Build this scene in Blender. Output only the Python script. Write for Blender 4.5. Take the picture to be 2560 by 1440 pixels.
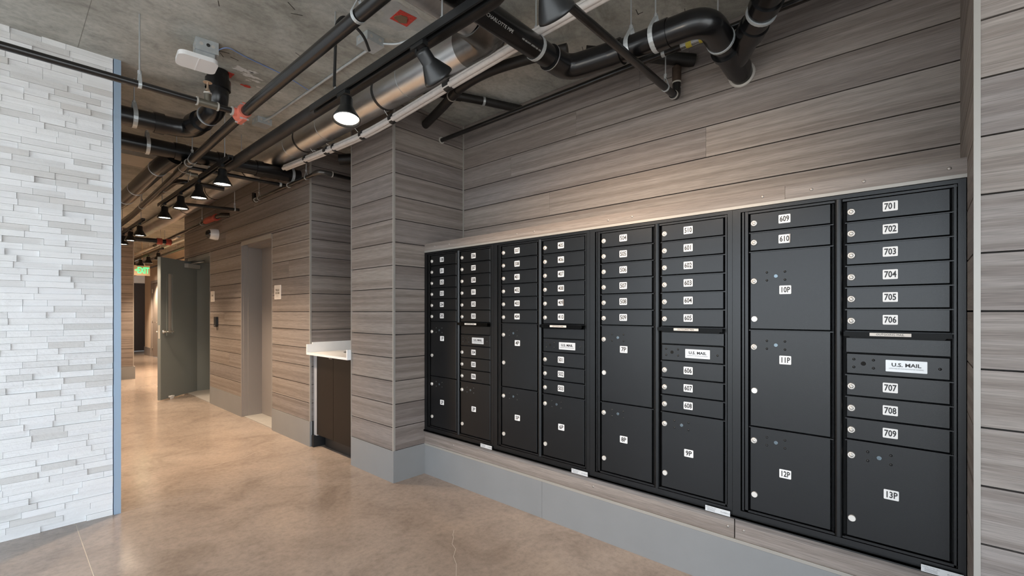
import bpy, math, random
from mathutils import Vector, Matrix
random.seed(7)
PI = math.pi
scene = bpy.context.scene
for o in list(bpy.data.objects): bpy.data.objects.remove(o)
COL = scene.collection

# ------------------------------------------------------------------ camera
CH = 1.328
cam_d = bpy.data.cameras.new('camera'); cam = bpy.data.objects.new('camera', cam_d); COL.objects.link(cam)
cam.location = (0, 0, CH); cam.rotation_euler = (PI/2, 0, math.radians(41.9232-90))
cam_d.sensor_width = 36; cam_d.lens = 36*1146.244/2560; cam_d.shift_y = 59.93/2560
cam_d.clip_start = .02; cam_d.clip_end = 200
scene.camera = cam
# ------------------------------------------------------------------ world, exposure
W = bpy.data.worlds.new('world'); scene.world = W; W.use_nodes = True
bg = W.node_tree.nodes['Background']; bg.inputs[0].default_value = (.80, .90, 1.0, 1); bg.inputs[1].default_value = 3.1
vs = scene.view_settings; vs.view_transform = 'Standard'; vs.look = 'None'; vs.gamma = 1; vs.use_curve_mapping = False
vs.exposure = .9
scene.cycles.max_bounces = 10 if hasattr(scene, 'cycles') else 8
WARM = (1.0, .76, .54)
bounce_sun_d = bpy.data.lights.new('sun', 'SUN'); bounce_sun_d.energy = 6.0; bounce_sun_d.angle = .01; bounce_sun_d.color = (1., .96, .9)  # added to light the pavement outside and bounce light up to the ceiling
sun = bpy.data.objects.new('sun', bounce_sun_d); COL.objects.link(sun); sun.location = (6, 2, 12); sun.rotation_euler = (math.radians(12), math.radians(32), 0)
SPOT_W = 60.0

# ------------------------------------------------------------------ materials
def mat(name, col=(.5,.5,.5), rough=.5, metal=0., spec=.5, emit=None, estr=0., coat=0.):
    m = bpy.data.materials.new(name); m.use_nodes = True
    b = m.node_tree.nodes['Principled BSDF']
    b.inputs['Base Color'].default_value = (*col, 1); b.inputs['Roughness'].default_value = rough
    b.inputs['Metallic'].default_value = metal; b.inputs['Specular IOR Level'].default_value = spec
    if coat: b.inputs['Coat Weight'].default_value = coat; b.inputs['Coat Roughness'].default_value = .12
    if emit: b.inputs['Emission Color'].default_value = (*emit, 1); b.inputs['Emission Strength'].default_value = estr
    return m
class NT:
    def __init__(s, m): s.t = m.node_tree; s.b = s.t.nodes['Principled BSDF']
    def n(s, typ, **kw):
        x = s.t.nodes.new(typ)
        for k, v in kw.items():
            if k.startswith('i_'): x.inputs[k[2:].replace('_', ' ')].default_value = v
            else: setattr(x, k, v)
        return x
    def l(s, a, b): s.t.links.new(a, b)
    def pos(s, scale, rnd=0.):
        g = s.n('ShaderNodeNewGeometry'); v = g.outputs['Position']
        if rnd:
            oi = s.n('ShaderNodeObjectInfo'); mu = s.n('ShaderNodeVectorMath', operation='SCALE')
            cb = s.n('ShaderNodeCombineXYZ')
            for i in range(3): s.l(oi.outputs['Random'], cb.inputs[i])
            s.l(cb.outputs[0], mu.inputs[0]); mu.inputs['Scale'].default_value = rnd
            ad = s.n('ShaderNodeVectorMath', operation='ADD'); s.l(v, ad.inputs[0]); s.l(mu.outputs[0], ad.inputs[1]); v = ad.outputs[0]
        mp = s.n('ShaderNodeMapping'); mp.inputs['Scale'].default_value = scale; s.l(v, mp.inputs[0]); return mp.outputs[0]
    def noise(s, vec, scale=1., detail=4., rough=.5, dist=0.):
        x = s.n('ShaderNodeTexNoise'); s.l(vec, x.inputs['Vector'])
        x.inputs['Scale'].default_value = scale; x.inputs['Detail'].default_value = detail; x.inputs['Roughness'].default_value = rough; x.inputs['Distortion'].default_value = dist
        return x.outputs['Fac']
    def ramp(s, fac, stops, interp='LINEAR'):
        r = s.n('ShaderNodeValToRGB'); cr = r.color_ramp; cr.interpolation = interp
        while len(cr.elements) < len(stops): cr.elements.new(.5)
        for e, (p, c) in zip(cr.elements, stops): e.position = p; e.color = (*c, 1) if len(c) == 3 else c
        s.l(fac, r.inputs[0]); return r.outputs[0]
    def mix(s, fac, a, b, mode='MIX'):
        x = s.n('ShaderNodeMix', data_type='RGBA', blend_type=mode)
        for sock, v in ((x.inputs[0], fac), (x.inputs[6], a), (x.inputs[7], b)):
            if hasattr(v, 'links'): s.l(v, sock)
            elif isinstance(v, (int, float)): sock.default_value = v
            else: sock.default_value = (*v, 1)
        return x.outputs[2]
    def bump(s, h, strength=.2, dist=.002):
        x = s.n('ShaderNodeBump'); x.inputs['Strength'].default_value = strength; x.inputs['Distance'].default_value = dist
        s.l(h, x.inputs['Height']); s.l(x.outputs[0], s.b.inputs['Normal'])
def g3(v): return (v, v, v)

def wood_mat(name, axis):
    m = mat(name, rough=.55, spec=.35); N = NT(m)
    sc = lambda a, c: (a, c, c) if axis == 'x' else (c, a, c)
    band = N.noise(N.pos(sc(.30, 30), 37.), 1., 2.0, .55)
    grain = N.noise(N.pos(sc(9., 420), 11.), 1., 3., .6)
    streak = N.noise(N.pos(sc(1.2, 90), 23.), 1., 3., .6)
    c = N.ramp(band, [(.36, (.172,.144,.128)), (.44, (.182,.154,.137)), (.465, (.204,.175,.157)), (.53, (.212,.183,.165)), (.555, (.232,.202,.183)), (.66, (.244,.214,.194))])
    c = N.mix(.45, c, N.ramp(streak, [(.30, g3(.86)), (.55, g3(1.)), (.8, g3(1.08))]), 'MULTIPLY')
    c = N.mix(.65, c, N.ramp(grain, [(.30, g3(.55)), (.50, g3(1.)), (.70, g3(1.35))]), 'MULTIPLY')
    oi = N.n('ShaderNodeObjectInfo')
    c = N.mix(1., c, N.ramp(oi.outputs['Random'], [(0, (.90,.90,.92)), (.5, (1.,.985,.97)), (1, (1.10,1.08,1.05))]), 'MULTIPLY')
    N.l(c, N.b.inputs['Base Color']); N.bump(grain, .25, .0015)
    return m
WOODX, WOODY = wood_mat('wood_laminate_x', 'x'), wood_mat('wood_laminate_y', 'y')

def stone_mat():
    m = mat('ledger_stone', rough=.6, spec=.35); N = NT(m)
    oi = N.n('ShaderNodeObjectInfo')
    base = N.ramp(oi.outputs['Random'], [(0, (.82,.82,.815)), (.35, (.86,.86,.86)), (.66, (.83,.83,.835)), (.80, (.77,.765,.76)), (.92, (.66,.65,.635)), (1., (.72,.70,.68))])
    v = N.noise(N.pos((2.2, 30, 60), 9.), 1., 4., .6, .6)
    base = N.mix(.5, base, N.ramp(v, [(.28, g3(.80)), (.5, g3(1.)), (.75, g3(1.05))]), 'MULTIPLY')
    N.l(base, N.b.inputs['Base Color'])
    f = N.noise(N.pos((38, 38, 48), 5.), 1., 5., .6); N.bump(f, .55, .006)
    return m
STONE = stone_mat()
def floor_mat():
    m = mat('polished_concrete', rough=.25, spec=.5); N = NT(m)
    big = N.noise(N.pos((.55, .55, .55)), 1., 5., .55, .4)
    mid = N.noise(N.pos((2.6, 2.6, 2.6)), 1., 6., .65, .8)
    fine = N.noise(N.pos((30, 30, 30)), 1., 8., .75)
    c = N.ramp(big, [(.28, (.246,.198,.166)), (.5, (.290,.240,.205)), (.72, (.330,.280,.245))])
    c = N.mix(.8, c, N.ramp(mid, [(.30, (.68,.66,.64)), (.5, g3(1.)), (.70, (1.18,1.17,1.15))]), 'MULTIPLY')
    c = N.mix(.5, c, N.ramp(fine, [(.34, g3(.66)), (.50, g3(1.)), (.66, g3(1.22))]), 'MULTIPLY')
    N.l(c, N.b.inputs['Base Color'])
    N.l(N.ramp(mid, [(.3, g3(.24)), (.7, g3(.13))]), N.b.inputs['Roughness']); N.bump(fine, .04, .001)
    return m
FLOOR = floor_mat()
def ceil_mat():
    m = mat('raw_concrete_ceiling', rough=.75, spec=.3); N = NT(m)
    big = N.noise(N.pos((.7, 1.1, 1)), 1., 6., .6, .7)
    st = N.noise(N.pos((4., 7., 2)), 1., 6., .7, .8)
    fine = N.noise(N.pos((40, 40, 40)), 1., 4., .6)
    c = N.ramp(big, [(.30, (.265,.253,.222)), (.45, (.375,.366,.328)), (.58, (.480,.474,.434)), (.74, (.585,.582,.542))])
    c = N.mix(.6, c, N.ramp(st, [(.32, g3(.52)), (.5, g3(1.)), (.70, g3(1.22))]), 'MULTIPLY')
    c = N.mix(.6, c, N.ramp(fine, [(.3, g3(.70)), (.55, g3(1.)), (.75, g3(1.12))]), 'MULTIPLY')
    N.l(c, N.b.inputs['Base Color']); N.bump(fine, .15, .002)
    return m
CEIL = ceil_mat()
def plain_noise(name, col, rough, amt=.25, scale=6., metal=0., spec=.5, aniso=(1, 1, 1), bump=0., bscale=300.):
    m = mat(name, col, rough, metal, spec); N = NT(m)
    f = N.noise(N.pos(tuple(scale*a for a in aniso)), 1., 5., .6)
    N.l(N.mix(1., col, N.ramp(f, [(.25, g3(1-amt)), (.5, g3(1.)), (.75, g3(1+amt))]), 'MULTIPLY'), N.b.inputs['Base Color'])
    if bump: N.bump(N.noise(N.pos(g3(bscale)), 1., 2., .5), bump, .001)
    return m
BASEB = plain_noise('grey_painted_base', (.205,.208,.211), .42, .05, 3.)
PLASTER = plain_noise('cream_plaster', (.62,.52,.42), .8, .04, 4.)
WHITEWALL = plain_noise('white_plaster', (.66,.65,.63), .8, .03, 4.)
TRIM = mat('taupe_metal_trim', (.32,.30,.272), .4, .2)
TRIMB = mat('daylight_blue_trim', (.32,.42,.54), .35, .1)  # metal end trim with the blue cast of daylight put into its colour
ABS = plain_noise('black_abs', (.0060,.0060,.0066), .24, .5, 9., bump=.03, bscale=60.)
ABSD = plain_noise('dusty_black_pipe', (.0115,.0100,.0092), .50, .6, 14., bump=.1, bscale=60.)
STEELB = plain_noise('black_steel_pipe', (.0080,.0072,.0070), .27, .6, 20., spec=.6)
GALV = plain_noise('galvanised_duct', (.66,.665,.67), .30, .22, 3., 1., aniso=(4, .8, 4))
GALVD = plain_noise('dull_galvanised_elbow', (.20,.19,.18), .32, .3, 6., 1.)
ZINC = plain_noise('zinc', (.52,.55,.56), .40, .12, 25., .5)
ROD = mat('zinc_rod', (.62,.64,.66), .35, .8)
INSUL = plain_noise('white_insulation', (.64,.60,.57), .7, .10, 30., bump=.3, bscale=160.)
BLKTAPE = mat('black_tape', (.015,.015,.015), .5)
BRASS = mat('old_brass', (.17,.155,.125), .45, .7)
REDP = plain_noise('red_coupling', (.58,.15,.10), .5, .15, 20.)
REDD = plain_noise('red_dark', (.36,.05,.03), .5, .2, 20.)
REDPL = plain_noise('red_sleeve', (.55,.05,.035), .6, .4, 60.)
RUST = mat('foam', (.19,.12,.07), .9)
WPAINT = plain_noise('white_splatter', (.66,.65,.62), .8, .1, 40.)
BLACKM = mat('matt_black_metal', (.0105,.011,.0115), .34, .0, .5)
MBOX = plain_noise('black_powder_coat', (.0032,.0036,.0043), .30, .18, 8., spec=.40, bump=.18, bscale=420.)
FLAPM = mat('gloss_black_flap', (.0015,.0015,.0015), .2, 0, .08)
MBOXD = mat('black_gap', (.003,.003,.003), .8)
SILV = mat('satin_steel', (.66,.63,.59), .38, .55)
SILVD = mat('steel_key_slot', (.36,.33,.30), .4, .9)
HOLE = mat('lock_hole', (.12,.15,.17), .25, .8)
HOLEB = mat('dark_hole', (.002,.002,.002), .9)
STICK = mat('white_sticker', (.78,.77,.76), .35)
PLATE = mat('silver_plate', (.62,.63,.64), .4, .3)
INK = mat('black_print', (.012,.009,.010), .5)
INKG = mat('grey_print', (.25,.25,.26), .5)
THREAD = mat('pale_thread_seal', (.40,.37,.33), .6)
PAPER = mat('pale_plate', (.62,.57,.52), .5)
COUNTER = plain_noise('white_quartz', (.78,.78,.77), .22, .04, 7.)
CABIN = mat('espresso_laminate', (.0085,.0056,.0042), .45, 0, .25)
CABD = mat('black_kick', (.010,.010,.011), .5)
DOORG = plain_noise('grey_green_door', (.185,.205,.203), .38, .03, 3.)
FRAMEG = plain_noise('taupe_door_frame', (.235,.215,.205), .38, .03, 3.)
DOORT = plain_noise('taupe_door', (.235,.205,.185), .42, .05, 3.)
DOORB = mat('dark_brown_door', (.045,.028,.019), .6, 0, .2)
GLASSM = mat('wired_glass', (.55,.50,.44), .08, 0, .5)
WHITEP = mat('white_plastic', (.80,.80,.80), .35)
CREAMP = mat('cream_plastic', (.62,.50,.36), .4)
DOMEG = mat('smoked_dome', (.02,.018,.016), .05)
YEL = mat('yellow_tag', (.70,.60,.08), .5)
BLUEC = mat('blue_cable', (.20,.30,.60), .4)
FILL = mat('joint_filler', (.60,.55,.48), .8)
SCREW = mat('screw_head', (.30,.27,.245), .4, .5)
LENS = mat('lamp_lens', (1,1,1), .3, emit=(1., .84, .66), estr=22.)
EXITG = mat('exit_glow', (.05,.5,.15), .4, emit=(.06, .85, .20), estr=1.2)
ASPH = mat('pavement', (.48,.47,.45), .9)
CHROME = mat('brushed_chrome', (.66,.64,.60), .28, .95)
THRESH = plain_noise('pale_threshold', (.42,.41,.39), .5, .08, 10., .4)

# ------------------------------------------------------------------ mesh helpers
class MB:
    def __init__(s): s.v = []; s.f = []; s.sm = []
    def add(s, vs_, fs, smooth=False):
        o = len(s.v); s.v += [tuple(p) for p in vs_]
        for f in fs: s.f.append([i+o for i in f]); s.sm.append(smooth)
        return s
    def box(s, x0, x1, y0, y1, z0, z1):
        v = [(x, y, z) for x in (x0, x1) for y in (y0, y1) for z in (z0, z1)]
        return s.add(v, [(0,1,3,2), (4,6,7,5), (0,4,5,1), (2,3,7,6), (0,2,6,4), (1,5,7,3)])
    def obox(s, c, ax, ay, az, hx, hy, hz):
        c = Vector(c); v = [c+Vector(ax)*hx*i+Vector(ay)*hy*j+Vector(az)*hz*k for i in (-1, 1) for j in (-1, 1) for k in (-1, 1)]
        return s.add(v, [(0,1,3,2), (4,6,7,5), (0,4,5,1), (2,3,7,6), (0,2,6,4), (1,5,7,3)])
    def tube(s, pts, r, n=20, caps=True):
        P = [Vector(p) for p in pts]; R = r if isinstance(r, (list, tuple)) else [r]*len(P)
        T = []
        for i in range(len(P)):
            a = P[max(i-1, 0)]; b = P[min(i+1, len(P)-1)]
            t1 = (P[i]-a); t2 = (b-P[i])
            t = (t1.normalized() if t1.length > 1e-9 else Vector())+(t2.normalized() if t2.length > 1e-9 else Vector()); T.append(t.normalized())
        u = T[0].orthogonal().normalized(); V = []; F = []
        for i, p in enumerate(P):
            if i: u = (u-T[i]*u.dot(T[i])).normalized()
            w = T[i].cross(u)
            for k in range(n):
                a = 2*PI*k/n; V.append(p+(u*math.cos(a)+w*math.sin(a))*R[i])
        for i in range(len(P)-1):
            for k in range(n): F.append((i*n+k, i*n+(k+1) % n, (i+1)*n+(k+1) % n, (i+1)*n+k))
        s.add(V, F, True)
        if caps:
            s.add(V[:n], [list(range(n))[::-1]]); s.add(V[-n:], [list(range(n))])
        return s
    def lathe(s, prof, org, axis, n=24, caps=False):
        # prof: (radius, distance along axis)
        axis = Vector(axis).normalized(); u = axis.orthogonal().normalized(); w = axis.cross(u); org = Vector(org)
        V = []; F = []
        for r, d in prof:
            for k in range(n):
                a = 2*PI*k/n; V.append(org+axis*d+(u*math.cos(a)+w*math.sin(a))*r)
        for i in range(len(prof)-1):
            for k in range(n): F.append((i*n+k, i*n+(k+1) % n, (i+1)*n+(k+1) % n, (i+1)*n+k))
        s.add(V, F, True)
        if caps: s.add(V[:n], [list(range(n))[::-1]]); s.add(V[-n:], [list(range(n))])
        return s
    def prism(s, poly, org, ax, ay, az, h):
        org, ax, ay, az = map(Vector, (org, ax, ay, az)); n = len(poly)
        v = [org+ax*x+ay*y for x, y in poly]+[org+ax*x+ay*y+az*h for x, y in poly]
        return s.add(v, [list(range(n))[::-1], list(range(n, 2*n))]+[(i, (i+1) % n, n+(i+1) % n, n+i) for i in range(n)])
    def mesh(s, name, m):
        me = bpy.data.meshes.new(name); me.from_pydata(s.v, [], s.f)
        me.polygons.foreach_set('use_smooth', s.sm)
        me.materials.append(m); me.update(); return me
    def build(s, name, m, parent=None, loc=(0, 0, 0)):
        return link(name, s.mesh(name, m), parent, loc)
def link(name, me, parent=None, loc=(0, 0, 0)):
    o = bpy.data.objects.new(name, me); COL.objects.link(o); o.location = loc
    if parent is not None: o.parent = parent
    return o
def tag(o, label, cat, group=None):
    o['label'] = label; o['category'] = cat
    if group: o['group'] = group
    return o
def thing(name, label, cat, loc=(0, 0, 0), group=None):
    o = bpy.data.objects.new(name, None); COL.objects.link(o); o.location = loc; o.empty_display_size = .1
    return tag(o, label, cat, group)
def struct(o): o['kind'] = 'structure'; return o
def bend(pts, r=.05, n=6):
    """polyline with rounded corners; r may be a list for the inner points"""
    P = [Vector(p) for p in pts]; out = [P[0]]
    for i in range(1, len(P)-1):
        rr = r[i-1] if isinstance(r, (list, tuple)) else r
        a = (P[i-1]-P[i]); b = (P[i+1]-P[i]); d = min(rr, a.length*.49, b.length*.49)
        A = P[i]+a.normalized()*d; B = P[i]+b.normalized()*d
        for k in range(n+1):
            t = k/n; out.append(A*(1-t)**2+P[i]*2*t*(1-t)+B*t*t)
    out.append(P[-1]); return out
_cube = {}
def cube(name, m, x0, x1, y0, y1, z0, z1, parent=None):
    if (name, m.name) not in _cube: _cube[(name, m.name)] = MB().box(-.5, .5, -.5, .5, -.5, .5).mesh(name, m)
    o = link(name, _cube[(name, m.name)], parent, ((x0+x1)/2, (y0+y1)/2, (z0+z1)/2)); o.scale = (x1-x0, y1-y0, z1-z0); return o
_txt = {}
def text_mesh(body, size, m, face='-x', bold=.0, sx=1., depth=.0004, align='CENTER'):
    key = (body, size, m.name, face, bold, sx)
    if key in _txt: return _txt[key]
    cu = bpy.data.curves.new('txt', 'FONT'); cu.body = body; cu.size = 1.0; cu.align_x = align; cu.align_y = 'CENTER'; cu.extrude = depth/size; cu.offset = bold/size; cu.resolution_u = 2
    ob = bpy.data.objects.new('txt', cu); COL.objects.link(ob)
    dg = bpy.context.evaluated_depsgraph_get(); dg.update()
    me = bpy.data.meshes.new_from_object(ob.evaluated_get(dg))
    bpy.data.objects.remove(ob); bpy.data.curves.remove(cu)
    for v in me.vertices:
        x, y, z = v.co*size; x *= sx
        v.co = (-z, -x, y) if face == '-x' else (x, -z, y)
    me.materials.clear(); me.materials.append(m); _txt[key] = me; return me
def disc_mesh(r, d, m, name, axis=(-1, 0, 0), n=20, dome=False):
    b = MB()
    if dome: b.lathe([(r, 0), (r*.85, d*.6), (r*.45, d*.92), (.0005, d)], (0, 0, 0), axis, n)
    else: b.lathe([(r, 0), (r, d*.7), (r*.88, d)], (0, 0, 0), axis, n, True)
    return b.mesh(name, m)

# ------------------------------------------------------------------ key dimensions
H = 2.987; XP = 2.0325; XM = 2.332; XB = 2.76; YP = 3.06; YN0 = 3.703; YN1 = 4.50; YE = -.117; YS = 3.955
Z0 = .247; PITCH = .1806; XS = .492

# ------------------------------------------------------------------ floor, ceiling
floor = struct(MB().box(-2.9, 3.7, -3.1, 20, -.16, -.0010).build('floor', FILL))
for (x0, x1, y0, y1) in ((-2.9, .308, -3.1, 3.948), (.312, 3.7, -3.1, 3.948), (-2.9, .9, 3.952, 8.2), (.9, 3.7, 3.952, 8.2), (-2.9, 3.7, 8.204, 14), (-2.9, 3.7, 14.004, 20)):
    if x1 == .9: x1 = 3.7
    elif x0 == .9: continue
    MB().box(x0, x1, y0, y1, -.1, 0).build('slab', FLOOR, floor)
crk = MB(); cp = [(1.842, 2.129), (1.80, 2.09), (1.775, 2.055), (1.723, 2.009), (1.70, 1.95), (1.64, 1.90), (1.60, 1.83), (1.528, 1.75), (1.50, 1.66)]
cp2 = [(1.09, 4.55), (1.25, 4.56), (1.33, 4.60), (1.47, 4.60), (1.60, 4.70), (1.76, 4.73)]
for a, b in list(zip(cp, cp[1:]))+list(zip(cp2, cp2[1:])):
    d = Vector((b[0]-a[0], b[1]-a[1], 0)).normalized(); n_ = Vector((-d.y, d.x, 0))*.0012
    crk.add([Vector((*a, .0004))-n_, Vector((*b, .0004))-n_, Vector((*b, .0004))+n_, Vector((*a, .0004))+n_], [(0, 1, 2, 3)])
crk.build('crack', mat('crack_fill', (.42,.37,.32), .8), floor)
ceil = struct(MB().box(-2.9, 3.7, -3.1, 20, H, H+.2).build('ceiling', CEIL))
seam = MB()
for y in (1.75, 5.4): seam.box(-2.8, 2.75, y-.0012, y+.0012, H-.0006, H)
for x in (-.90, .32): seam.box(x-.0012, x+.0012, -3, 9, H-.0006, H)
seam.build('formwork_seam', mat('seam_dark', (.22,.21,.19), .9), ceil)
def splat(cx, cy, rx, ry, n, seed, m, name, k=.35, spikes=5):
    rr = random.Random(seed); b = MB()
    ph = [rr.uniform(0, 6.28) for _ in range(6)]; v = [(cx, cy, H-.0012)]
    for i in range(n):
        a = 2*PI*i/n; q = 1+k*(.5*math.sin(3*a+ph[0])+.4*math.sin(7*a+ph[1])+.5*math.sin(spikes*4*a+ph[2])*rr.random())
        v.append((cx+rx*q*math.cos(a), cy+ry*q*math.sin(a), H-.0012))
    b.add(v, [(0, i, i % n+1) for i in range(1, n+1)]); return b.build(name, m, ceil)
for i, (cx, cy, rx, ry) in enumerate(((1.10, 3.47, .055, .030), (1.17, 3.52, .06, .022), (1.16, 3.45, .03, .018), (1.22, 3.57, .035, .013), (1.27, 3.65, .022, .009), (1.18, 3.60, .018, .007), (1.40, 3.62, .02, .008))):
    splat(cx, cy, rx, ry, 48, i+3, WPAINT, 'paint_splatter', .5)
splat(1.515, 2.19, .13, .11, 40, 40, plain_noise('pale_patch', (.40,.40,.385), .8, .12, 20.), 'paint_splatter', .25)
for x, y, l, a in ((.42, 2.85, .11, .3), (.78, 2.82, .05, 1.2), (1.05, 2.55, .06, .6), (1.1, 2.6, .06, -.5), (1.28, 3.0, .05, .4), (.93, 3.33, .10, -.35), (.95, 3.37, .05, .9), (1.02, 3.36, .05, .2), (2.45, 1.6, .05, .4), (2.47, 1.62, .03, 1.7), (2.35, 1.18, .05, .2), (2.37, 1.17, .03, 1.6), (2.52, .98, .05, .3)):
    MB().obox((x, y, H-.0006), (math.cos(a), math.sin(a), 0), (-math.sin(a), math.cos(a), 0), (0, 0, 1), l/2, .0016, .0006).build('pencil_mark', INK, ceil)

# ------------------------------------------------------------------ plank walls
def rows(z0, z1):
    k = math.floor((z0-Z0)/PITCH+1e-6)
    while Z0+k*PITCH < z1-1e-4:
        a, b = max(z0, Z0+k*PITCH), min(z1, Z0+(k+1)*PITCH)
        if b-a > .006: yield k, a, b
        k += 1
G = .0030
def planks_x(parent, X, y0, y1, z0, z1, out=-1, joints={}, th=.014):
    """planks on a plane X=const, grain along Y; out is the sign of the outward normal"""
    for k, a, b in rows(z0, z1):
        cuts = [y0]+sorted(j for j in joints.get(k, []) if y0 < j < y1)+[y1]
        for c0, c1 in zip(cuts, cuts[1:]):
            e0 = 0 if c0 == y0 else .0006; e1 = 0 if c1 == y1 else .0006
            cube('plank', WOODY, min(X, X-out*th), max(X, X-out*th), c0+e0, c1-e1, a+G, b-G, parent)
def planks_y(parent, Y, x0, x1, z0, z1, out=-1, joints={}, th=.014):
    for k, a, b in rows(z0, z1):
        cuts = [x0]+sorted(j for j in joints.get(k, []) if x0 < j < x1)+[x1]
        for c0, c1 in zip(cuts, cuts[1:]):
            cube('plank', WOODX, c0, c1, min(Y, Y-out*th), max(Y, Y-out*th), a+G, b-G, parent)
BACK = mat('dark_backing', (.018,.015,.013), .9)
T = .014
# back wall above the mailboxes (X = XB)
wb = struct(MB().box(XB+T, XB+.25, YE-.02, YP+.02, 0, H).build('wall_back', BACK))
planks_x(wb, XB, YE, YP, 1.885, H, joints={12: [2.49], 13: [1.86], 14: [1.37, 1.05], 15: [.25], 11: [.95], 10: [2.1]})
# pillar between mailboxes and niche
wp = struct(MB().box(XP+T, XB+.25, YP+T, YN0-T, 0, H).build('wall_pillar', BACK))
planks_x(wp, XP, YP+.012, YN0-.006, Z0, H)
planks_y(wp, YP, XP+.012, XB, Z0, H)
planks_y(wp, YN0, XP+.012, 2.70, Z0, H, out=1)
MB().box(XP-.003, XP+.014, YP-.003, YP+.012, Z0, H).build('corner_trim', TRIM, wp)
MB().box(XP-.003, XP+.012, YN0-.006, YN0+.003, Z0, H).build('corner_trim', TRIM, wp)
MB().box(XB-.010, XB, YP-.006, YP, 1.885, H).build('corner_trim', TRIM, wp)
# niche back and soffit
wn = struct(MB().box(2.70, 2.95, YN0-.02, YN1+.02, 0, H).build('wall_niche', BACK))
planks_x(wn, 2.686, YN0, YN1, Z0, H)
# corridor wall X = XP from niche to the far end, with two openings
D1 = (5.452, 6.442); D2 = (7.745, 9.05); DT = 2.207; YC = 9.13
wc = MB()
for (a, b, z0, z1) in ((YN1+T, D1[0], 0, H), (D1[0], D1[1], DT, H), (D1[1], D2[0], 0, H), (D2[0], D2[1], DT, H), (D2[1], YC-T, 0, H)):
    wc.box(XP+T, XP+.42, a, b, z0, z1)
wc.box(XP+.42, 2.95, YN1+T, YN1+.25, 0, H)
wc = struct(wc.build('wall_corridor', BACK))
planks_x(wc, XP, YN1+.012, D1[0]-.005, Z0, DT, joints={8: [5.0]})
planks_x(wc, XP, D1[1]+.004, D2[0]-.008, Z0, DT, joints={5: [7.1], 2: [6.9]})
planks_x(wc, XP, YN1+.012, YC-.012, DT, H, joints={11: [7.05], 12: [7.2], 13: [6.0], 14: [5.3, 7.6]})
planks_x(wc, XP, D2[1], YC-.012, Z0, DT)
planks_y(wc, YN1, XP+.012, 2.70, Z0, H)
planks_y(wc, YC, XP+.012, XP+.42, Z0, H, out=1)
for y in (YN1, YC-.010): MB().box(XP-.003, XP+.014, y-.002, y+.012, Z0, H).build('corner_trim', TRIM, wc)
MB().box(XP-.003, XP+.012, D1[0]-.006, D1[0], Z0, DT).build('corner_trim', TRIM, wc)
MB().box(XP-.003, XP+.012, D2[0]-.008, D2[0], Z0, DT).build('corner_trim', TRIM, wc)
# right return wall (X = XP, Y < YE) and its reveal
wr = struct(MB().box(XP+T, XB+.25, -3.1, YE-T, 0, H).build('wall_right', BACK))
planks_x(wr, XP, -3.0, YE-.0145, Z0, H, joints={4: [-1.4], 9: [-1.1], 2: [-.8]})
planks_y(wr, YE, XP+.012, XB, Z0, H, out=1)
MB().box(XP-.004, XP+.012, YE-.0145, YE+.001, 0, H).build('corner_trim', TRIM, wr)
# far wood wall facing us down the corridor and hall walls beyond
YF = 11.7; XF = 1.76
wf = struct(MB().box(.3, XF-T, YF+T, YF+.3, 0, H).build('wall_far', BACK))
planks_y(wf, YF, .3, XF-.01, Z0, H)
planks_x(wf, XF, YF+.012, YF+.3, Z0, H, out=1)
MB().box(XF-.012, XF+.003, YF-.003, YF+.012, Z0, H).build('corner_trim', TRIM, wf)
struct(MB().box(XF-.16, XF-.02, YF+.3, 20, 0, H).build('wall_hall_left', PLASTER))
struct(MB().box(3.0, 3.15, YC-.3, 16.25, 0, H).box(3.0, 3.15, 17.25, 18.14, 0, H).box(3.0, 3.15, 16.25, 17.25, 2.25, H).build('wall_hall_right', PLASTER))
struct(MB().box(XP+.42, 3.0, YC-.3, YC-T, 0, H).build('wall_corridor_return', PLASTER))
struct(MB().box(XF-.1, 2.5, 19.75, 19.95, 0, H).box(2.5, 3.32, 19.75, 19.95, 2.3, H).box(3.32, 3.7, 19.75, 19.95, 0, H).build('wall_end', PLASTER))
struct(MB().box(3.55, 3.7, 18.0, 19.75, 0, H).build('wall_end_right', PLASTER))
struct(MB().box(.15, .3, YS+.18, YF+.3, 0, H).build('wall_corridor_left', WHITEWALL))
# left stone wall (faces -Y)
ws = struct(MB().box(-2.9, XS-.002, YS+.012, YS+.20, 0, H).build('wall_left', mat('stone_backing', (.34,.34,.34), .9)))
nrow = 81; rh = H/nrow; rs = random.Random(11); stuff = MB()
unit = MB().box(-.5, .5, -.5, .5, -.5, .5).mesh('stone', STONE)
for i in range(nrow):
    x = XS-.006-rs.uniform(.03, .24); cuts = [XS-.004]
    while cuts[-1] > -2.85:
        cuts.append(x); x -= rs.choice((.10, .13, .15, .17, .19, .21, .23))*rs.uniform(.9, 1.1)
    for c1, c0 in zip(cuts, cuts[1:]):
        d = rs.choice((.012, .013, .015, .016, .017, .019, .022, .005)); y0 = YS+.012-d
        if c1 > -.10:
            o = link('stone', unit, ws, ((c0+c1)/2, (y0+YS+.014)/2, (i+.5)*rh)); o.scale = (c1-c0-.0012, YS+.014-y0, rh-.0010)
        else: stuff.box(c0+.0004, c1-.0004, y0, YS+.014, i*rh+.0004, (i+1)*rh-.0004)
so = stuff.build('stone', STONE, ws); so['kind'] = 'stuff'
struct(MB().box(XS, XS+.036, YS-.012, YS+.20, 0, H).build('trim_1', TRIMB))
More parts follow.
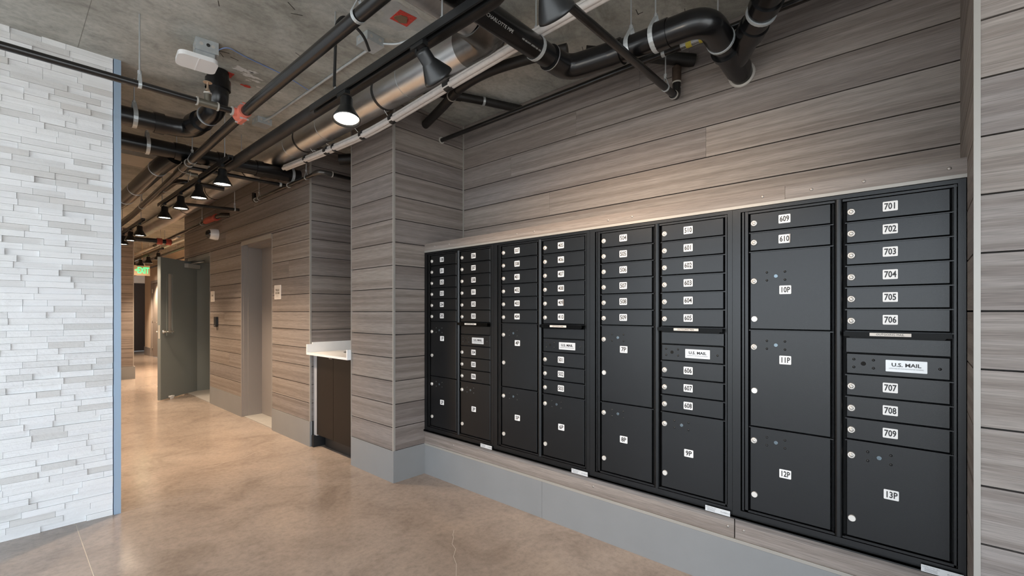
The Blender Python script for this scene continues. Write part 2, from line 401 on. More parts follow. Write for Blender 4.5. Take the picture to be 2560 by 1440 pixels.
# room shell behind and beside the camera
struct(MB().box(-2.9, -2.4, -3.25, -3.1, 0, H).box(1.8, 3.0, -3.25, -3.1, 0, H).box(-2.4, 1.8, -3.25, -3.1, 2.7, H).build('wall_front', WHITEWALL))
added_win = struct(MB().box(-2.4, 1.8, -3.2, -3.14, 2.64, 2.7).box(-2.4, 1.8, -3.2, -3.14, 0, .06).build('added_window', BLACKM))  # unseen window behind the camera, added to brighten the room
for x in (-2.37, -1.0, .4, 1.77): MB().box(x-.03, x+.03, -3.21, -3.13, .06, 2.64).build('mullion', BLACKM, added_win)
wg = struct(MB().box(-2.95, -2.8, -3.1, YS+.2, 2.72, H).box(-2.95, -2.8, -3.1, YS+.2, 0, .06).build('wall_window', WHITEWALL))
win = struct(MB().box(-2.90, -2.84, -3.1, YS, 2.66, 2.72).box(-2.90, -2.84, -3.1, YS, .06, .12).build('window_1', BLACKM))
for y in (-3.07, -1.9, -.73, .44, 1.61, 2.78, 3.92): MB().box(-2.90, -2.83, y-.03, y+.03, .12, 2.66).build('mullion', BLACKM, win)
struct(MB().box(-60, -2.95, -60, 60, -.3, -.02).box(-2.95, 40, -60, -3.1, -.3, -.02).build('ground', ASPH))

# ------------------------------------------------------------------ baseboards
def bb(name, *boxes, m=BASEB):
    b = MB()
    for q in boxes: b.box(*q)
    return struct(b.build(name, m))
PB = .004
bb('baseboard_pillar', (XP-PB, XP+.02, YP-PB, YN0+.001, 0, Z0), (XP+.02, XM, YP-PB, YP+.02, 0, Z0))
bb('baseboard_mailbox', (XM-.006, XM+.02, .98+.85, YP-PB-.0005, 0, Z0-.012), (XM-.006, XM+.02, YE, 1.8285, 0, Z0-.012))
bb('baseboard_corridor', (XP-PB, XP+.02, YN1-.004, D1[0]-.001, 0, Z0), (XP-PB, XP+.02, D1[1]+.001, D2[0]-.001, 0, Z0), (XP-PB, XP+.02, D2[1]+.005, YC+.004, 0, Z0))
bb('baseboard_right', (XP-PB, XP+.02, -3.1, YE-.0155, 0, Z0))
bb('baseboard_far', (.3, XF+.02, YF-.02, YF+.0005, 0, Z0), (XF+.0005, XF+.02, YF+.0005, YF+.3, 0, Z0))
bb('baseboard_hall', (2.985, 3.0, YC, 16.2, 0, .25), (2.985, 3.0, 17.3, 18.15, 0, .25), m=FRAMEG)

# ------------------------------------------------------------------ built-out mailbox surround
su = struct(MB().box(XM+.02, XB+T, YE, YP, 0, .36).box(XM+.004, XB+T, YE, YP, 1.815, 1.886).build('wall_mailbox', BACK))
MB().box(XM-.006, XM+.02, YE, YP, Z0-.0115, Z0+.004).build('base_cap', TRIM, su)
MB().box(XM-.003, XM+.004, YE, YP, 1.8155, 1.829).build('edge_trim', TRIM, su)
for a, b in ((.667+.005, YP-.001), (YE, .667)): cube('plank', WOODY, XM-.002, XM+.02, a, b, Z0+.005, .3565, su)
for a, b in ((.46, YP), (YE, .459)): cube('plank', WOODY, XM-.002, XM+.02, a, b, 1.8295, 1.888, su)
scr = disc_mesh(.007, .003, SCREW, 'screw', dome=True, n=12)
for y in (2.93, 2.75, 2.05, 1.9, 1.35, 1.2, .55, .36, .18, -.07): link('screw', scr, su, (XM-.002, y, 1.856))
for y in (2.7, 1.45, .70, .63): link('screw', scr, su, (XM-.002, y, .30))

# ------------------------------------------------------------------ mailbox modules
MW = (YP-YE-.006)/4
lockM = MB().lathe([(.0135, 0), (.0135, .004), (.0115, .007), (.0075, .007), (.0075, .0055)], (0, 0, 0), (-1, 0, 0), 20).lathe([(.0075, .0055), (.0072, .0085), (.0005, .0088)], (0, 0, 0), (-1, 0, 0), 20).mesh('lock', SILV)
slotM = MB().box(-.0098, -.008, -.0011, .0011, -.0045, .0045).mesh('key_slot', SILVD)
knobM = MB().lathe([(.0135, 0), (.0135, .004), (.0122, .0058)], (0, 0, 0), (-1, 0, 0), 20, True).mesh('knob', SILV)
rivM = disc_mesh(.0052, .004, BLACKM, 'rivet', dome=True, n=12)
holeM = disc_mesh(.0085, .0006, HOLE, 'lock_hole')
holeD = disc_mesh(.0085, .0006, HOLEB, 'lock_hole')
_door = {}
def door_mesh(w, h):
    k = (round(w, 4), round(h, 4))
    if k not in _door:
        c = .0025; W2, H2 = w/2, h/2
        V = [(.018, sy*W2, sz*H2) for sy, sz in ((1, -1), (-1, -1), (-1, 1), (1, 1))]+[(.003, sy*W2, sz*H2) for sy, sz in ((1, -1), (-1, -1), (-1, 1), (1, 1))]+[(0, sy*(W2-c), sz*(H2-c)) for sy, sz in ((1, -1), (-1, -1), (-1, 1), (1, 1))]
        F = [(8, 9, 10, 11)]+[(a+i, a+(i+1) % 4, a+4+(i+1) % 4, a+4+i) for a in (0, 4) for i in range(4)]+[(3, 2, 1, 0)]
        _door[k] = MB().add(V, F).mesh('door', MBOX)
    return _door[k]
_stk = {}
def rrect(w, h, r, m, name, d=.0005):
    k = (w, h, m.name, name)
    if k not in _stk:
        P = []
        for cx, cy, a0 in ((w/2-r, h/2-r, 0), (-w/2+r, h/2-r, 90), (-w/2+r, -h/2+r, 180), (w/2-r, -h/2+r, 270)):
            for q in range(4): a = math.radians(a0+q*30); P.append((cx+r*math.cos(a), cy+r*math.sin(a)))
        _stk[k] = MB().prism(P, (0, 0, 0), (0, -1, 0), (0, 0, 1), (-1, 0, 0), d).mesh(name, m)
    return _stk[k]
AX0, AX1, BX0, BX1 = .076, .387, .440, .751
ZT = 1.785; RP = .0893
def mailbox(idx, A, B, label):
    yl = YP-.004-idx*MW
    root = thing('mailbox_unit', label, 'mailbox', (XM, yl, .36), 'wall mailbox units in a row')
    zc = .36
    L = lambda s, z: (0, -s, z-zc)
    # recessed body
    MB().box(.024, .41, -MW+.001, -.001, .003, 1.815-zc-.003).build('body', MBOXD, root)
    fr = MB()
    def fb(s0, s1, z0, z1, x0, x1=.03): fr.box(x0, x1, -s1, -s0, z0-zc, z1-zc)
    ztop, zbot = 1.812, .363
    fb(.0006, .036, zbot, ztop, -.006); fb(MW-.022, MW-.0006, zbot, ztop, -.006)
    fb(.036, MW-.022, 1.797, ztop, -.006); fb(.036, MW-.022, zbot, .392, -.006)
    fb(.042, .050, .395, 1.795, -.002); fb(.055, .068, .395, 1.795, -.004)
    fb(BX1+.009, BX1+.016, .395, 1.795, -.004)
    fb(.055, MW-.024, ZT, 1.794, -.002); fb(.055, MW-.024, .395, .402, -.004)
    fr.build('frame', MBOX, root)
    MB().prism([(.014*math.cos(a), .012*math.sin(a)) for a in [PI*k/8 for k in range(9)]], (.0, -.414, .395-zc), (0, 1, 0), (-1, 0, 0), (0, 0, 1), 1.795-.395).box(0, .02, -.428, -.400, .395-zc, 1.795-zc).build('mullion', MBOX, root)
    # sill lip under the unit
    MB().box(-.016, .0, -MW+.0005, -.0005, -.004, .004).box(-.016, -.012, -MW+.0005, -.0005, -.010, .004).build('sill_lip', BLACKM, root)
    hr = MB()
    for s in (AX1+.004, BX1+.004): hr.tube([(.008, -s-.003, .405-zc), (.008, -s-.003, 1.783-zc)], .0022, 8)
    hr.build('hinge_rod', MBOX, root)
    def column(s0, s1, items):
        sc = (s0+s1)/2; w = s1-s0
        for kind, z1, z0, txt in items:
            h = z1-z0-.006; zm = (z0+z1)/2+.0015
            if kind == 'out':
                sh = MB()
                sh.box(-.030, .0, -s1-.004, -s0+.006, z1-.004-zc, z1-.001-zc).box(-.033, -.030, -s1-.004, -s0+.006, z1-.019-zc, z1-.001-zc)
                shelf = sh.prism([(s0+.004, 0), (s1-.004, 0), (s1-.016, -.014), (s0+.016, -.014)], (-.020, 0, z1-.012-zc), (0, -1, 0), (0, 0, 1), (1, 0, 0), .02).build('mail_flap', FLAPM, root)
                link('flap_label', rrect(.125, .0125, .001, PAPER, 'flap_label'), shelf, (-.0332, -sc+.015, z1-.010-zc))
                link('flap_text', text_mesh('OUTGOING MAIL', .0105, INK, sx=1.02), shelf, (-.0340, -sc+.015, z1-.010-zc))
                MB().box(.002, .02, -s1, -s0, z0+.004-zc, z1-.028-zc).build('slot_panel', MBOX, root)
                continue
            d = link('door', door_mesh(w, h), root, L(sc, zm)); d.location.x = -.001
            cube('door_rail', MBOX, -.003, .013, -w/2-.010, w/2+.004, z0-.0035-zm, z0+.0005-zm, d)
            up = h/2
            if kind == 'usmail':
                pl = link('name_plate', rrect(.122, .045, .002, PLATE, 'name_plate', .001), d, (-.001, -(s0+.187-sc), .0))
                link('plate_text', text_mesh('U.S. MAIL', .0195, INK, sx=1.10, bold=.0005), d, (-.0026, -(s0+.187-sc), .004))
                link('plate_text', text_mesh('APPROVED BY THE POSTMASTER GENERAL', .0053, INKG), d, (-.0026, -(s0+.187-sc), -.010))
                for s, z in ((.025, .018), (.025, -.014), (.088, .018), (.088, -.014), (.283, -.002)): link('rivet', rivM, d, (0, -(s0+s-sc), z))
                link('lock_hole', holeD, d, (0, -(s0+.056-sc), .002)); continue
            if kind == 'mb':
                link('lock', lockM, d, (0, -(s0+.017-sc), -.004)); link('key_slot', slotM, d, (0, -(s0+.017-sc), -.004))
                sx_, sz_ = .135, .002
            else:
                small = z1-z0 < .42
                link('lock', lockM, d, (0, -(s0+.017-sc), up-.135 if z1 > 1.5 else up-.060 if small else up-.078))
                link('key_slot', slotM, d, (0, -(s0+.017-sc), up-.135 if z1 > 1.5 else up-.060 if small else up-.078))
                link('knob', knobM, d, (0, -(s0+.019-sc), -up+(.046 if z1 > 1.5 else .075 if (z0 < .45 and not(z1 > .85)) else .165)))
                zr = up-.115 if z1 > 1.5 else (up-.055 if small else up-.065)
                for s, z in ((.070, .018), (.070, -.018), (.142, .018), (.142, -.018)): link('rivet', rivM, d, (0, -(s0+s-sc), zr+z))
                link('lock_hole', holeM, d, (0, -(s0+.106-sc), zr))
                sx_, sz_ = .138, (up-.178 if z1 > 1.5 else .035 if z0 > .7 else .005)
                if z1 < 1.3 and z0 > .7: sz_ = up-.130
            ww = .040 if kind == 'mb' or len(txt) > 2 else .034
            link('number_sticker', rrect(.046, .038, .003, STICK, 'number_sticker'), d, (-.0001, -(s0+sx_+.005-sc), sz_))
            link('number', text_mesh(txt, .034, INK, sx=.74 if len(txt) == 3 else .90, bold=.0008), d, (-.0008, -(s0+sx_+.005-sc), sz_-.001))
            if txt in ('610', '409'): MB().prism([(0, -.018), (.004, -.019), (.005, .019), (0, .018)], (-.0009, -(s0+sx_+.005-sc)-.019, sz_), (0, -1, 0), (0, 0, 1), (-1, 0, 0), .004).build('peeled_edge', SCREW, d)
    column(AX0, AX1, A); column(BX0, BX1, B)
    # rating sticker on the sill
    st = link('sticker', rrect(.115, .026, .001, PLATE, 'sticker'), root, (-.0163, -(MW-.065), -.004+.010))
    link('sticker_text', text_mesh('USPS-STD-4C', .0085, INKG), st, (-.0008, .030, .006))
    link('sticker_text', text_mesh('FLORENCE', .0085, INKG), st, (-.0008, -.035, -.001))
    lines = MB()
    for q in range(3): lines.box(-.0008, 0, .012, .048, -.001-q*.004, .0005-q*.004)
    lines.build('sticker_lines', INKG, st)
    return root
def mbs(txts, z=ZT): return [('mb', z-i*RP, z-(i+1)*RP, t) for i, t in enumerate(txts)]
ZO = ZT-6*RP
def colB(t6, t3, p): return mbs(t6)+[('out', ZO, 1.160, ''), ('usmail', 1.160, 1.071, '')]+mbs(t3, 1.071)+[('parcel', 1.071-3*RP, .404, p)]
def colA(t6, p1, p2): return mbs(t6)+[('parcel', ZO, .808, p1), ('parcel', .808, .404, p2)]
mailbox(0, colA(['108','201','202','203','204','205'], '1P', '2P'), colB(['206','207','208','301','302','303'], ['304','305','306'], '3P'), 'black mailbox unit beside the wood pillar with boxes 108 to 306')
mailbox(1, colA(['307','308','401','402','403','404'], '4P', '5P'), colB(['405','406','407','408','409','410'], ['501','502','503'], '6P'), 'black mailbox unit with boxes 307 to 503, second from the pillar')
mailbox(2, colA(['504','505','506','507','508','509'], '7P', '8P'), colB(['510','601','602','603','604','605'], ['606','607','608'], '9P'), 'black mailbox unit with boxes 504 to 608, third from the pillar')
mailbox(3, mbs(['609','610'])+[('parcel', ZT-2*RP, 1.245, '10P'), ('parcel', 1.245, .795, '11P'), ('parcel', .795, .404, '12P')], colB(['701','702','703','704','705','706'], ['707','708','709'], '13P'), 'black mailbox unit with boxes 609 to 709 at the right end of the row')

# ------------------------------------------------------------------ niche: cabinet, worktop, sink
cab = thing('base_cabinet', 'dark brown two-door base cabinet under the white counter in the niche', 'cabinet', (2.09, 4.10, 0))
def cb(name, m, x0, x1, y0, y1, z0, z1, par=None): return MB().box(x0-2.09, x1-2.09, y0-4.10, y1-4.10, z0, z1).build(name, m, par or cab)
cb('body', CABIN, 2.088, 2.68, 3.725, 4.40, .125, .76); cb('side_panel', CABIN, 2.088, 2.68, 3.725, 3.745, .76, .905); cb('side_panel', CABIN, 2.088, 2.68, 4.38, 4.40, .76, .905); cb('front_rail', CABIN, 2.088, 2.11, 3.745, 4.38, .76, .905); cb('toe_kick', CABD, 2.14, 2.66, 3.725, 4.40, 0, .125)
d1 = cb('door', CABIN, 2.066, 2.087, 4.095, 4.425, .128, .896); d2 = cb('door', CABIN, 2.066, 2.087, 3.716, 4.091, .128, .896)
MB().tube(bend([(2.060-2.09, 4.16-4.10, .893), (2.052-2.09, 4.15-4.10, .890), (2.052-2.09, 4.10-4.10, .890)], .006, 3), .0025, 8).build('edge_pull', SILV, d1)
cb('filler_strip', mat('pale_grey_filler', (.36,.37,.40), .4), 2.066, 2.10, 4.43, 4.494, .115, .905)
cb('end_block', CABD, 2.045, 2.17, 4.455, 4.494, .0, .114)
ct = thing('countertop', 'white quartz countertop with side splashes in the niche', 'countertop', (2.0, 4.10, .91))
def cq(name, x0, x1, y0, y1, z0, z1): return MB().box(x0-2.0, x1-2.0, y0-4.10, y1-4.10, z0-.91, z1-.91).build(name, COUNTER, ct)
SX, SY = 2.40, 4.10
sl = MB(); RXs, RYs = .185, .26; nn = 32; xs0, xs1, ys0, ys1 = 1.995, 2.685, 3.722, 4.482
V = []
for k in range(nn):
    a = 2*PI*k/nn; c_, s_ = math.cos(a), math.sin(a); V.append((SX+RXs*c_, SY+RYs*s_))
O = []
for k in range(nn):
    a = 2*PI*k/nn; c_, s_ = math.cos(a), math.sin(a)
    tx = ((xs1-SX) if c_ > 0 else (xs0-SX))/c_ if abs(c_) > 1e-6 else 1e9; ty = ((ys1-SY) if s_ > 0 else (ys0-SY))/s_ if abs(s_) > 1e-6 else 1e9
    t_ = min(tx, ty); O.append((SX+c_*t_, SY+s_*t_))
for cx_, cy_ in ((xs0, ys0), (xs0, ys1), (xs1, ys0), (xs1, ys1)):
    j = min(range(nn), key=lambda q: (O[q][0]-cx_)**2+(O[q][1]-cy_)**2); O[j] = (cx_, cy_)
vv = []
for zz in (.932, .911):
    vv += [(x-2.0, y-4.10, zz-.91) for x, y in V]+[(x-2.0, y-4.10, zz-.91) for x, y in O]
ff = []
for k in range(nn):
    q = (k+1) % nn
    ff += [(k, nn+k, nn+q, q), (2*nn+k, 2*nn+q, 3*nn+q, 3*nn+k), (nn+k, 3*nn+k, 3*nn+q, nn+q), (k, q, 2*nn+q, 2*nn+k)]
sl.add(vv, ff).build('worktop_slab', COUNTER, ct)
cq('side_splash', 1.995, 2.05, 4.483, 4.4995, .911, 1.012); cq('side_splash', 2.05, 2.685, 4.483, 4.4995, .911, 1.030)
cq('side_splash', 1.995, 2.685, 3.7045, 3.721, .911, 1.0); cq('back_splash', 2.67, 2.685, 3.722, 4.482, .933, 1.030)
tag(MB().lathe([(1, 0), (.97, -.02), (.90, -.10), (.5, -.13), (.01, -.13)], (0, 0, 0), (0, 0, 1), 32).build('sink', SILV, None, (SX, SY, .9105)), 'oval steel sink bowl set in the white counter', 'sink').scale = (RXs, RYs, 1)

# ------------------------------------------------------------------ doors
# flush grey door in the deep frame beside the niche
dr = struct(MB().box(2.262, 2.305, D1[0]+.03, D1[1]-.045, .012, DT-.06).build('door_1', FRAMEG))
f1 = MB()
for y0, y1 in ((D1[0], D1[0]+.03), (D1[1]-.045, D1[1])):
    f1.box(2.10, 2.40, y0, y1, 0, DT-.001)
f1.box(XP-.004, 2.11, D1[1]-.020, D1[1], 0, DT-.001).box(2.05, 2.13, D1[1]-.032, D1[1]-.02, 0, DT-.02).box(XP-.004, 2.40, D1[0]+.0, D1[1], DT-.03, DT-.001).box(2.10, 2.40, D1[0]+.03, D1[1]-.045, DT-.06, DT-.03)
f1.build('door_frame', FRAMEG, dr)
MB().box(XP-.007, XP-.0045, D1[0], D1[1]-.02, DT-.045, DT+.006).build('lit_head_face', TRIM, dr)  # lighter strip over the door head, standing in for warm light on it
MB().box(XP+.02, 2.40, D1[0]+.001, D1[1]-.045, 0, .010).build('threshold', THRESH, dr)
struct(MB().box(2.40, 2.45, D1[0], D1[1], 0, DT).build('wall_trash_room', BACK))
# stair door, open into the corridor
hx, hy = 2.185, 9.04; fx, fy = 1.585, 8.46
sd = struct(MB().box(0, .001, 0, .001, 0, .001).build('door_2', DOORG))
vd = Vector((fx-hx, fy-hy, 0)); LW = vd.length; vd.normalize(); vn = Vector((vd.y, -vd.x, 0))
if vn.y > 0: vn = -vn     # face towards the camera
def dl(a, z, o=0): return Vector((hx, hy, 0))+vd*a+Vector((0, 0, z))+vn*o
bpy.data.objects.remove(sd)
b = MB(); TH = .045
# leaf with a cut-out for the narrow lite : four stiles and rails
lw0, lw1, lz0, lz1 = LW-.26, LW-.13, .98, 1.93
for a0, a1, z0, z1 in ((0, lw0, .012, 2.15), (lw1, LW, .012, 2.15), (lw0, lw1, .012, lz0), (lw0, lw1, lz1, 2.15)):
    b.obox(dl((a0+a1)/2, (z0+z1)/2, -TH/2), vd, vn, (0, 0, 1), (a1-a0)/2, TH/2, (z1-z0)/2)
sd = struct(b.build('door_2', DOORG))
lf = MB()
for a0, a1, z0, z1 in ((lw0-.012, lw0+.02, lz0-.012, lz1+.012), (lw1-.02, lw1+.012, lz0-.012, lz1+.012), (lw0, lw1, lz0-.012, lz0+.02), (lw0, lw1, lz1-.02, lz1+.012)):
    lf.obox(dl((a0+a1)/2, (z0+z1)/2, .003), vd, vn, (0, 0, 1), (a1-a0)/2, .006, (z1-z0)/2)
lf.build('lite_frame', DOORG, sd)
MB().obox(dl((lw0+lw1)/2, (lz0+lz1)/2, -TH/2), vd, vn, (0, 0, 1), (lw1-lw0)/2, .003, (lz1-lz0)/2).build('pane', GLASSM, sd)
ap, zl = LW-.065, 1.03
MB().lathe([(.030, 0), (.030, .010), (.012, .014), (.011, .05), (.013, .055)], dl(ap, zl, 0), vn, 20).tube(bend([dl(ap, zl, .05), dl(ap, zl, .062), dl(ap-.12, zl, .062)], .012, 4), .009, 10).build('lever_handle', CHROME, sd)
MB().lathe([(.030, 0), (.030, .010), (.012, .014), (.011, .05), (.013, .055)], dl(ap, zl, -TH), -vn, 20).tube(bend([dl(ap, zl, -TH-.05), dl(ap, zl, -TH-.062), dl(ap-.12, zl, -TH-.062)], .012, 4), .009, 10).build('lever_handle', CHROME, sd)
MB().obox(dl(LW+.0008, zl, -TH/2), vd, vn, (0, 0, 1), .001, .013, .10).build('latch_plate', CHROME, sd)
MB().obox(dl(.16, 2.075, .03), vd, vn, (0, 0, 1), .15, .03, .032).build('door_closer', mat('closer_grey', (.42,.43,.42), .4, .3), sd)
MB().tube([dl(.20, 2.115, .03), Vector((hx-.02, hy-.40, 2.135)), Vector((hx+.02, hy-.30, 2.15))], .009, 8).build('closer_arm', CHROME, sd)
MB().obox(dl(LW-.20, .035, .012), vd, vn, (0, 0, 1), .035, .03, .012).prism([(-.03, 0), (.03, 0), (.018, .05), (-.018, .05)], dl(LW-.20, .0, .018), vd, (0, 0, 1), vn, .02).build('door_stop', WHITEP, sd)
fr2 = MB().box(XP+.02, 2.40, D2[1]-.003, D2[1]+.02, 0, DT-.001).box(XP+.02, 2.40, D2[0], D2[0]+.03, 0, DT-.001).box(XP+.02, 2.40, D2[0], D2[1], DT-.05, DT-.001)
fr2.build('door_frame', DOORG, sd)
MB().box(XP-.004, 2.40, D2[0]+.001, D2[1]-.003, 0, .012).build('threshold', THRESH, sd)
struct(MB().box(2.40, 2.45, D2[0], D2[1], 0, DT).build('wall_stair', WHITEWALL))
# hall doors far away
d3 = struct(MB().box(3.03, 3.075, 16.3, 17.2, .012, 2.18).build('door_3', DOORT))
MB().box(2.99, 3.09, 16.25, 16.3, 0, 2.25).box(2.99, 3.09, 17.2, 17.25, 0, 2.25).box(2.99, 3.09, 16.3, 17.2, 2.18, 2.25).build('door_frame', DOORT, d3)
MB().lathe([(.03, 0), (.03, .01), (.011, .014), (.011, .06)], (3.03, 16.40, 1.03), (-1, 0, 0), 16).tube([(2.972, 16.40, 1.03), (2.972, 16.52, 1.03)], .010, 8).lathe([(.022, 0), (.022, .02), (.001, .022)], (3.03, 16.40, 1.17), (-1, 0, 0), 16).build('lever_handle', CHROME, d3)
hg = MB()
for z in (.30, 1.10, 1.95): hg.box(3.012, 3.03, 17.17, 17.20, z-.06, z+.06)
hg.build('hinge', CHROME, d3)
d4 = struct(MB().box(2.53, 3.29, 19.80, 19.85, .012, 2.27).build('door_4', DOORB))
MB().box(2.5, 2.53, 19.74, 19.87, 0, 2.3).box(3.29, 3.32, 19.74, 19.87, 0, 2.3).box(2.53, 3.29, 19.74, 19.87, 2.27, 2.3).build('door_frame', DOORB, d4)
MB().box(2.53, 3.29, 19.72, 19.79, 0, .012).build('threshold', THRESH, d4)

# ------------------------------------------------------------------ signs and wall fittings
def sign(y0, y1, z0, z1, lines, label):
    o = thing('room_sign', label, 'sign', (XP, (y0+y1)/2, (z0+z1)/2), 'room signs on the plank wall')
    MB().box(-.006, 0, -(y1-y0)/2, (y1-y0)/2, -(z1-z0)/2, (z1-z0)/2).build('plate', mat('sign_border', (.85,.78,.71), .4), o)
    MB().box(-.0068, -.006, -(y1-y0)/2+.009, (y1-y0)/2-.009, -(z1-z0)/2+.006, (z1-z0)/2-.006).build('panel', PAPER, o)
    for t, z, s_ in lines: link('lettering', text_mesh(t, s_, mat('sign_ink', (.16,.13,.10), .6), bold=.0004), o, (-.0074, 0, z))
    link('braille', MB().box(-.0076, -.0068, -.03, .03, -.0430, -.0395).mesh('braille', INKG), o)
sign(5.200, 5.368, 1.467, 1.622, [('TRASH', .022, .034), ('ROOM', -.010, .034)], 'white TRASH ROOM sign on the planks right of the closed door')
sign(7.530, 7.690, 1.476, 1.624, [('STAIR', .012, .034)], 'white STAIR sign on the planks beside the open stair door')
cr = thing('card_reader', 'narrow black card reader on the planks below the stair sign', 'card reader', (XP, 7.41, 1.19))
MB().prism([(-.045, -.07), (.02, -.07), (.045, -.05), (.045, .065), (.03, .07), (-.045, .07)], (0, 0, 0), (0, -1, 0), (0, 0, 1), (-1, 0, 0), .03).build('body', BLACKM, cr)
MB().box(-.033, -.03, -.012, .012, -.055, -.05).build('indicator', SILV, cr)
dc = thing('dome_camera', 'white dome security camera high on the plank wall', 'camera', (XP, 7.39, 2.415))
MB().lathe([(.075, 0), (.078, .02), (.072, .085), (.060, .10)], (0, 0, 0), (-1, 0, 0), 28, True).build('housing', WHITEP, dc)
MB().lathe([(.056, .095), (.052, .12), (.036, .142), (.001, .15)], (0, 0, 0), (-1, 0, 0), 24).build('dome', DOMEG, dc)
ex = thing('exit_sign', 'green EXIT sign with left arrow hanging in the far hall', 'exit sign', (2.10, 13.0, 2.14))
MB().box(-.14, .14, -.012, .012, 0, .225).build('panel', CREAMP, ex)
link('lettering', text_mesh('EXIT', .19, EXITG, face='-y', sx=.54, bold=.004, depth=.002), ex, (.020, -.0145, .110))
link('arrow', text_mesh('<', .085, EXITG, face='-y', sx=.7, bold=.003, depth=.002), ex, (-.108, -.0145, .115))
MB().box(-.05, .05, -.02, .02, .225, .25).tube([(0, 0, .25), (0, 0, H-2.14)], .008, 8).build('canopy', CREAMP, ex)
el = thing('emergency_light', 'small cream emergency light on the far hall wall above the door', 'light', (3.0, 15.6, 2.42))
MB().box(-.05, 0, -.14, .14, -.06, .05).lathe([(.045, 0), (.06, .07)], (-.05, -.08, .03), (-1, 0, -.3), 16, True).lathe([(.045, 0), (.06, .07)], (-.05, .08, .03), (-1, 0, -.3), 16, True).build('body', CREAMP, el)

# ------------------------------------------------------------------ ceiling services
def pipe_thing(name, label, base, cat='pipe', group=None): return thing(name, label, cat, base, group)
class Run:
    """a pipe run in world coordinates, parts parented to an Empty at its first point"""
    def __init__(s, name, label, org, cat='pipe', group=None): s.o = thing(name, label, cat, org, group); s.c = Vector(org)
    def L(s, pts): return [Vector(p)-s.c for p in pts]
    def pipe(s, pts, r, m, name='pipe', n=20): return MB().tube(s.L(pts), r, n).build(name, m, s.o)
    def collar(s, a, b, r, m=None, name='coupling'): return MB().tube(s.L([a, b]), r, 24).build(name, m or s.m, s.o)
    def ring(s, p, d, r, m, w=.006, name='seam_ring'):
        p = Vector(p); d = Vector(d).normalized()*w/2; return MB().tube(s.L([p-d, p+d]), r, 24).build(name, m, s.o)
    def hanger(s, p, d, r, w=.022, ztop=H, teardrop=True, m=ZINC):
        """strap around the pipe at p (direction d) on a rod to the ceiling"""
        p = Vector(p)-s.c; d = Vector(d).normalized(); u = d.cross(Vector((0, 0, 1))).normalized()
        hp = thing.__globals__['bpy'].data.objects.new('hanger', None); COL.objects.link(hp); hp.parent = s.o; hp.empty_display_size = .05
        top = r+.045; pts = [(0, top)]+[(r*1.04*math.sin(a), r*1.04*math.cos(a)) for a in [math.radians(60+ (360-120)*k/14) for k in range(15)]]+[(0, top)]
        st = MB(); V = []
        for x, z in pts:
            V += [p+u*x+Vector((0, 0, z))-d*w/2, p+u*x+Vector((0, 0, z))+d*w/2]
        nq = len(pts); V2 = []
        for (x, z) in pts:
            q = 1+.0022/max(.01, math.hypot(x, z)); V2 += [p+u*x*q+Vector((0, 0, z*q))-d*w/2, p+u*x*q+Vector((0, 0, z*q))+d*w/2]
        F = [(2*i, 2*i+1, 2*i+3, 2*i+2) for i in range(nq-1)]
        N0 = len(V); F2 = [(N0+2*i, N0+2*i+2, N0+2*i+3, N0+2*i+1) for i in range(nq-1)]
        F3 = [(2*i, 2*i+2, N0+2*i+2, N0+2*i) for i in range(nq-1)]+[(2*i+1, N0+2*i+1, N0+2*i+3, 2*i+3) for i in range(nq-1)]
        st.add(V+V2, F+F2+F3).build('strap', m, hp)
        MB().tube([p+Vector((0, 0, top-.012)), Vector((p.x, p.y, ztop-s.c.z))], .0042, 8).lathe([(.010, -.004), (.010, .012)], p+Vector((0, 0, top)), (0, 0, 1), 6, True).build('rod', ROD, hp)
X_, Y_ = Vector((1, 0, 0)), Vector((0, 1, 0))

# --- thin sprinkler line along X joining the main at the red tee
r = Run('sprinkler_branch_pipe', 'thin black sprinkler pipe crossing in front of the stone wall to the red tee', (-1.8, 3.248, 2.585))
r.pipe(bend([(-1.8, 3.248, H), (-1.8, 3.248, 2.575), (.80, 3.248, 2.596)], .05, 5), .0195, STEELB); r.pipe([(.885, 3.248, 2.597), (.985, 3.248, 2.597)], .0185, STEELB)
r.hanger((.514, 3.248, 2.594), X_, .0195, .016)
v = r.pipe([(.785, 3.248, 2.596), (.90, 3.248, 2.597)], .023, BRASS, 'valve_tee')
for x in (.785, .893): r.ring((x, 3.248, 2.597), X_, .026, THREAD, .008, 'thread_band')
MB().tube(r.L([(.84, 3.248, 2.60), (.84, 3.248, 2.655)]), .019, 16).build('valve_body', BRASS, r.o)
MB().tube(r.L([(.84, 3.248, 2.655), (.84, 3.248, 2.665)]), .022, 16).build('thread_band', THREAD, r.o)
MB().lathe([(.014, 0), (.006, .02), (.005, .05)], r.L([(.84, 3.248, 2.675)])[0], (0, 0, 1), 12).lathe([(.024, .05), (.024, .053)], r.L([(.84, 3.248, 2.675)])[0], (0, 0, 1), 16, True).build('sprinkler_head', mat('copper_tone', (.52,.40,.30), .4, .7), r.o)
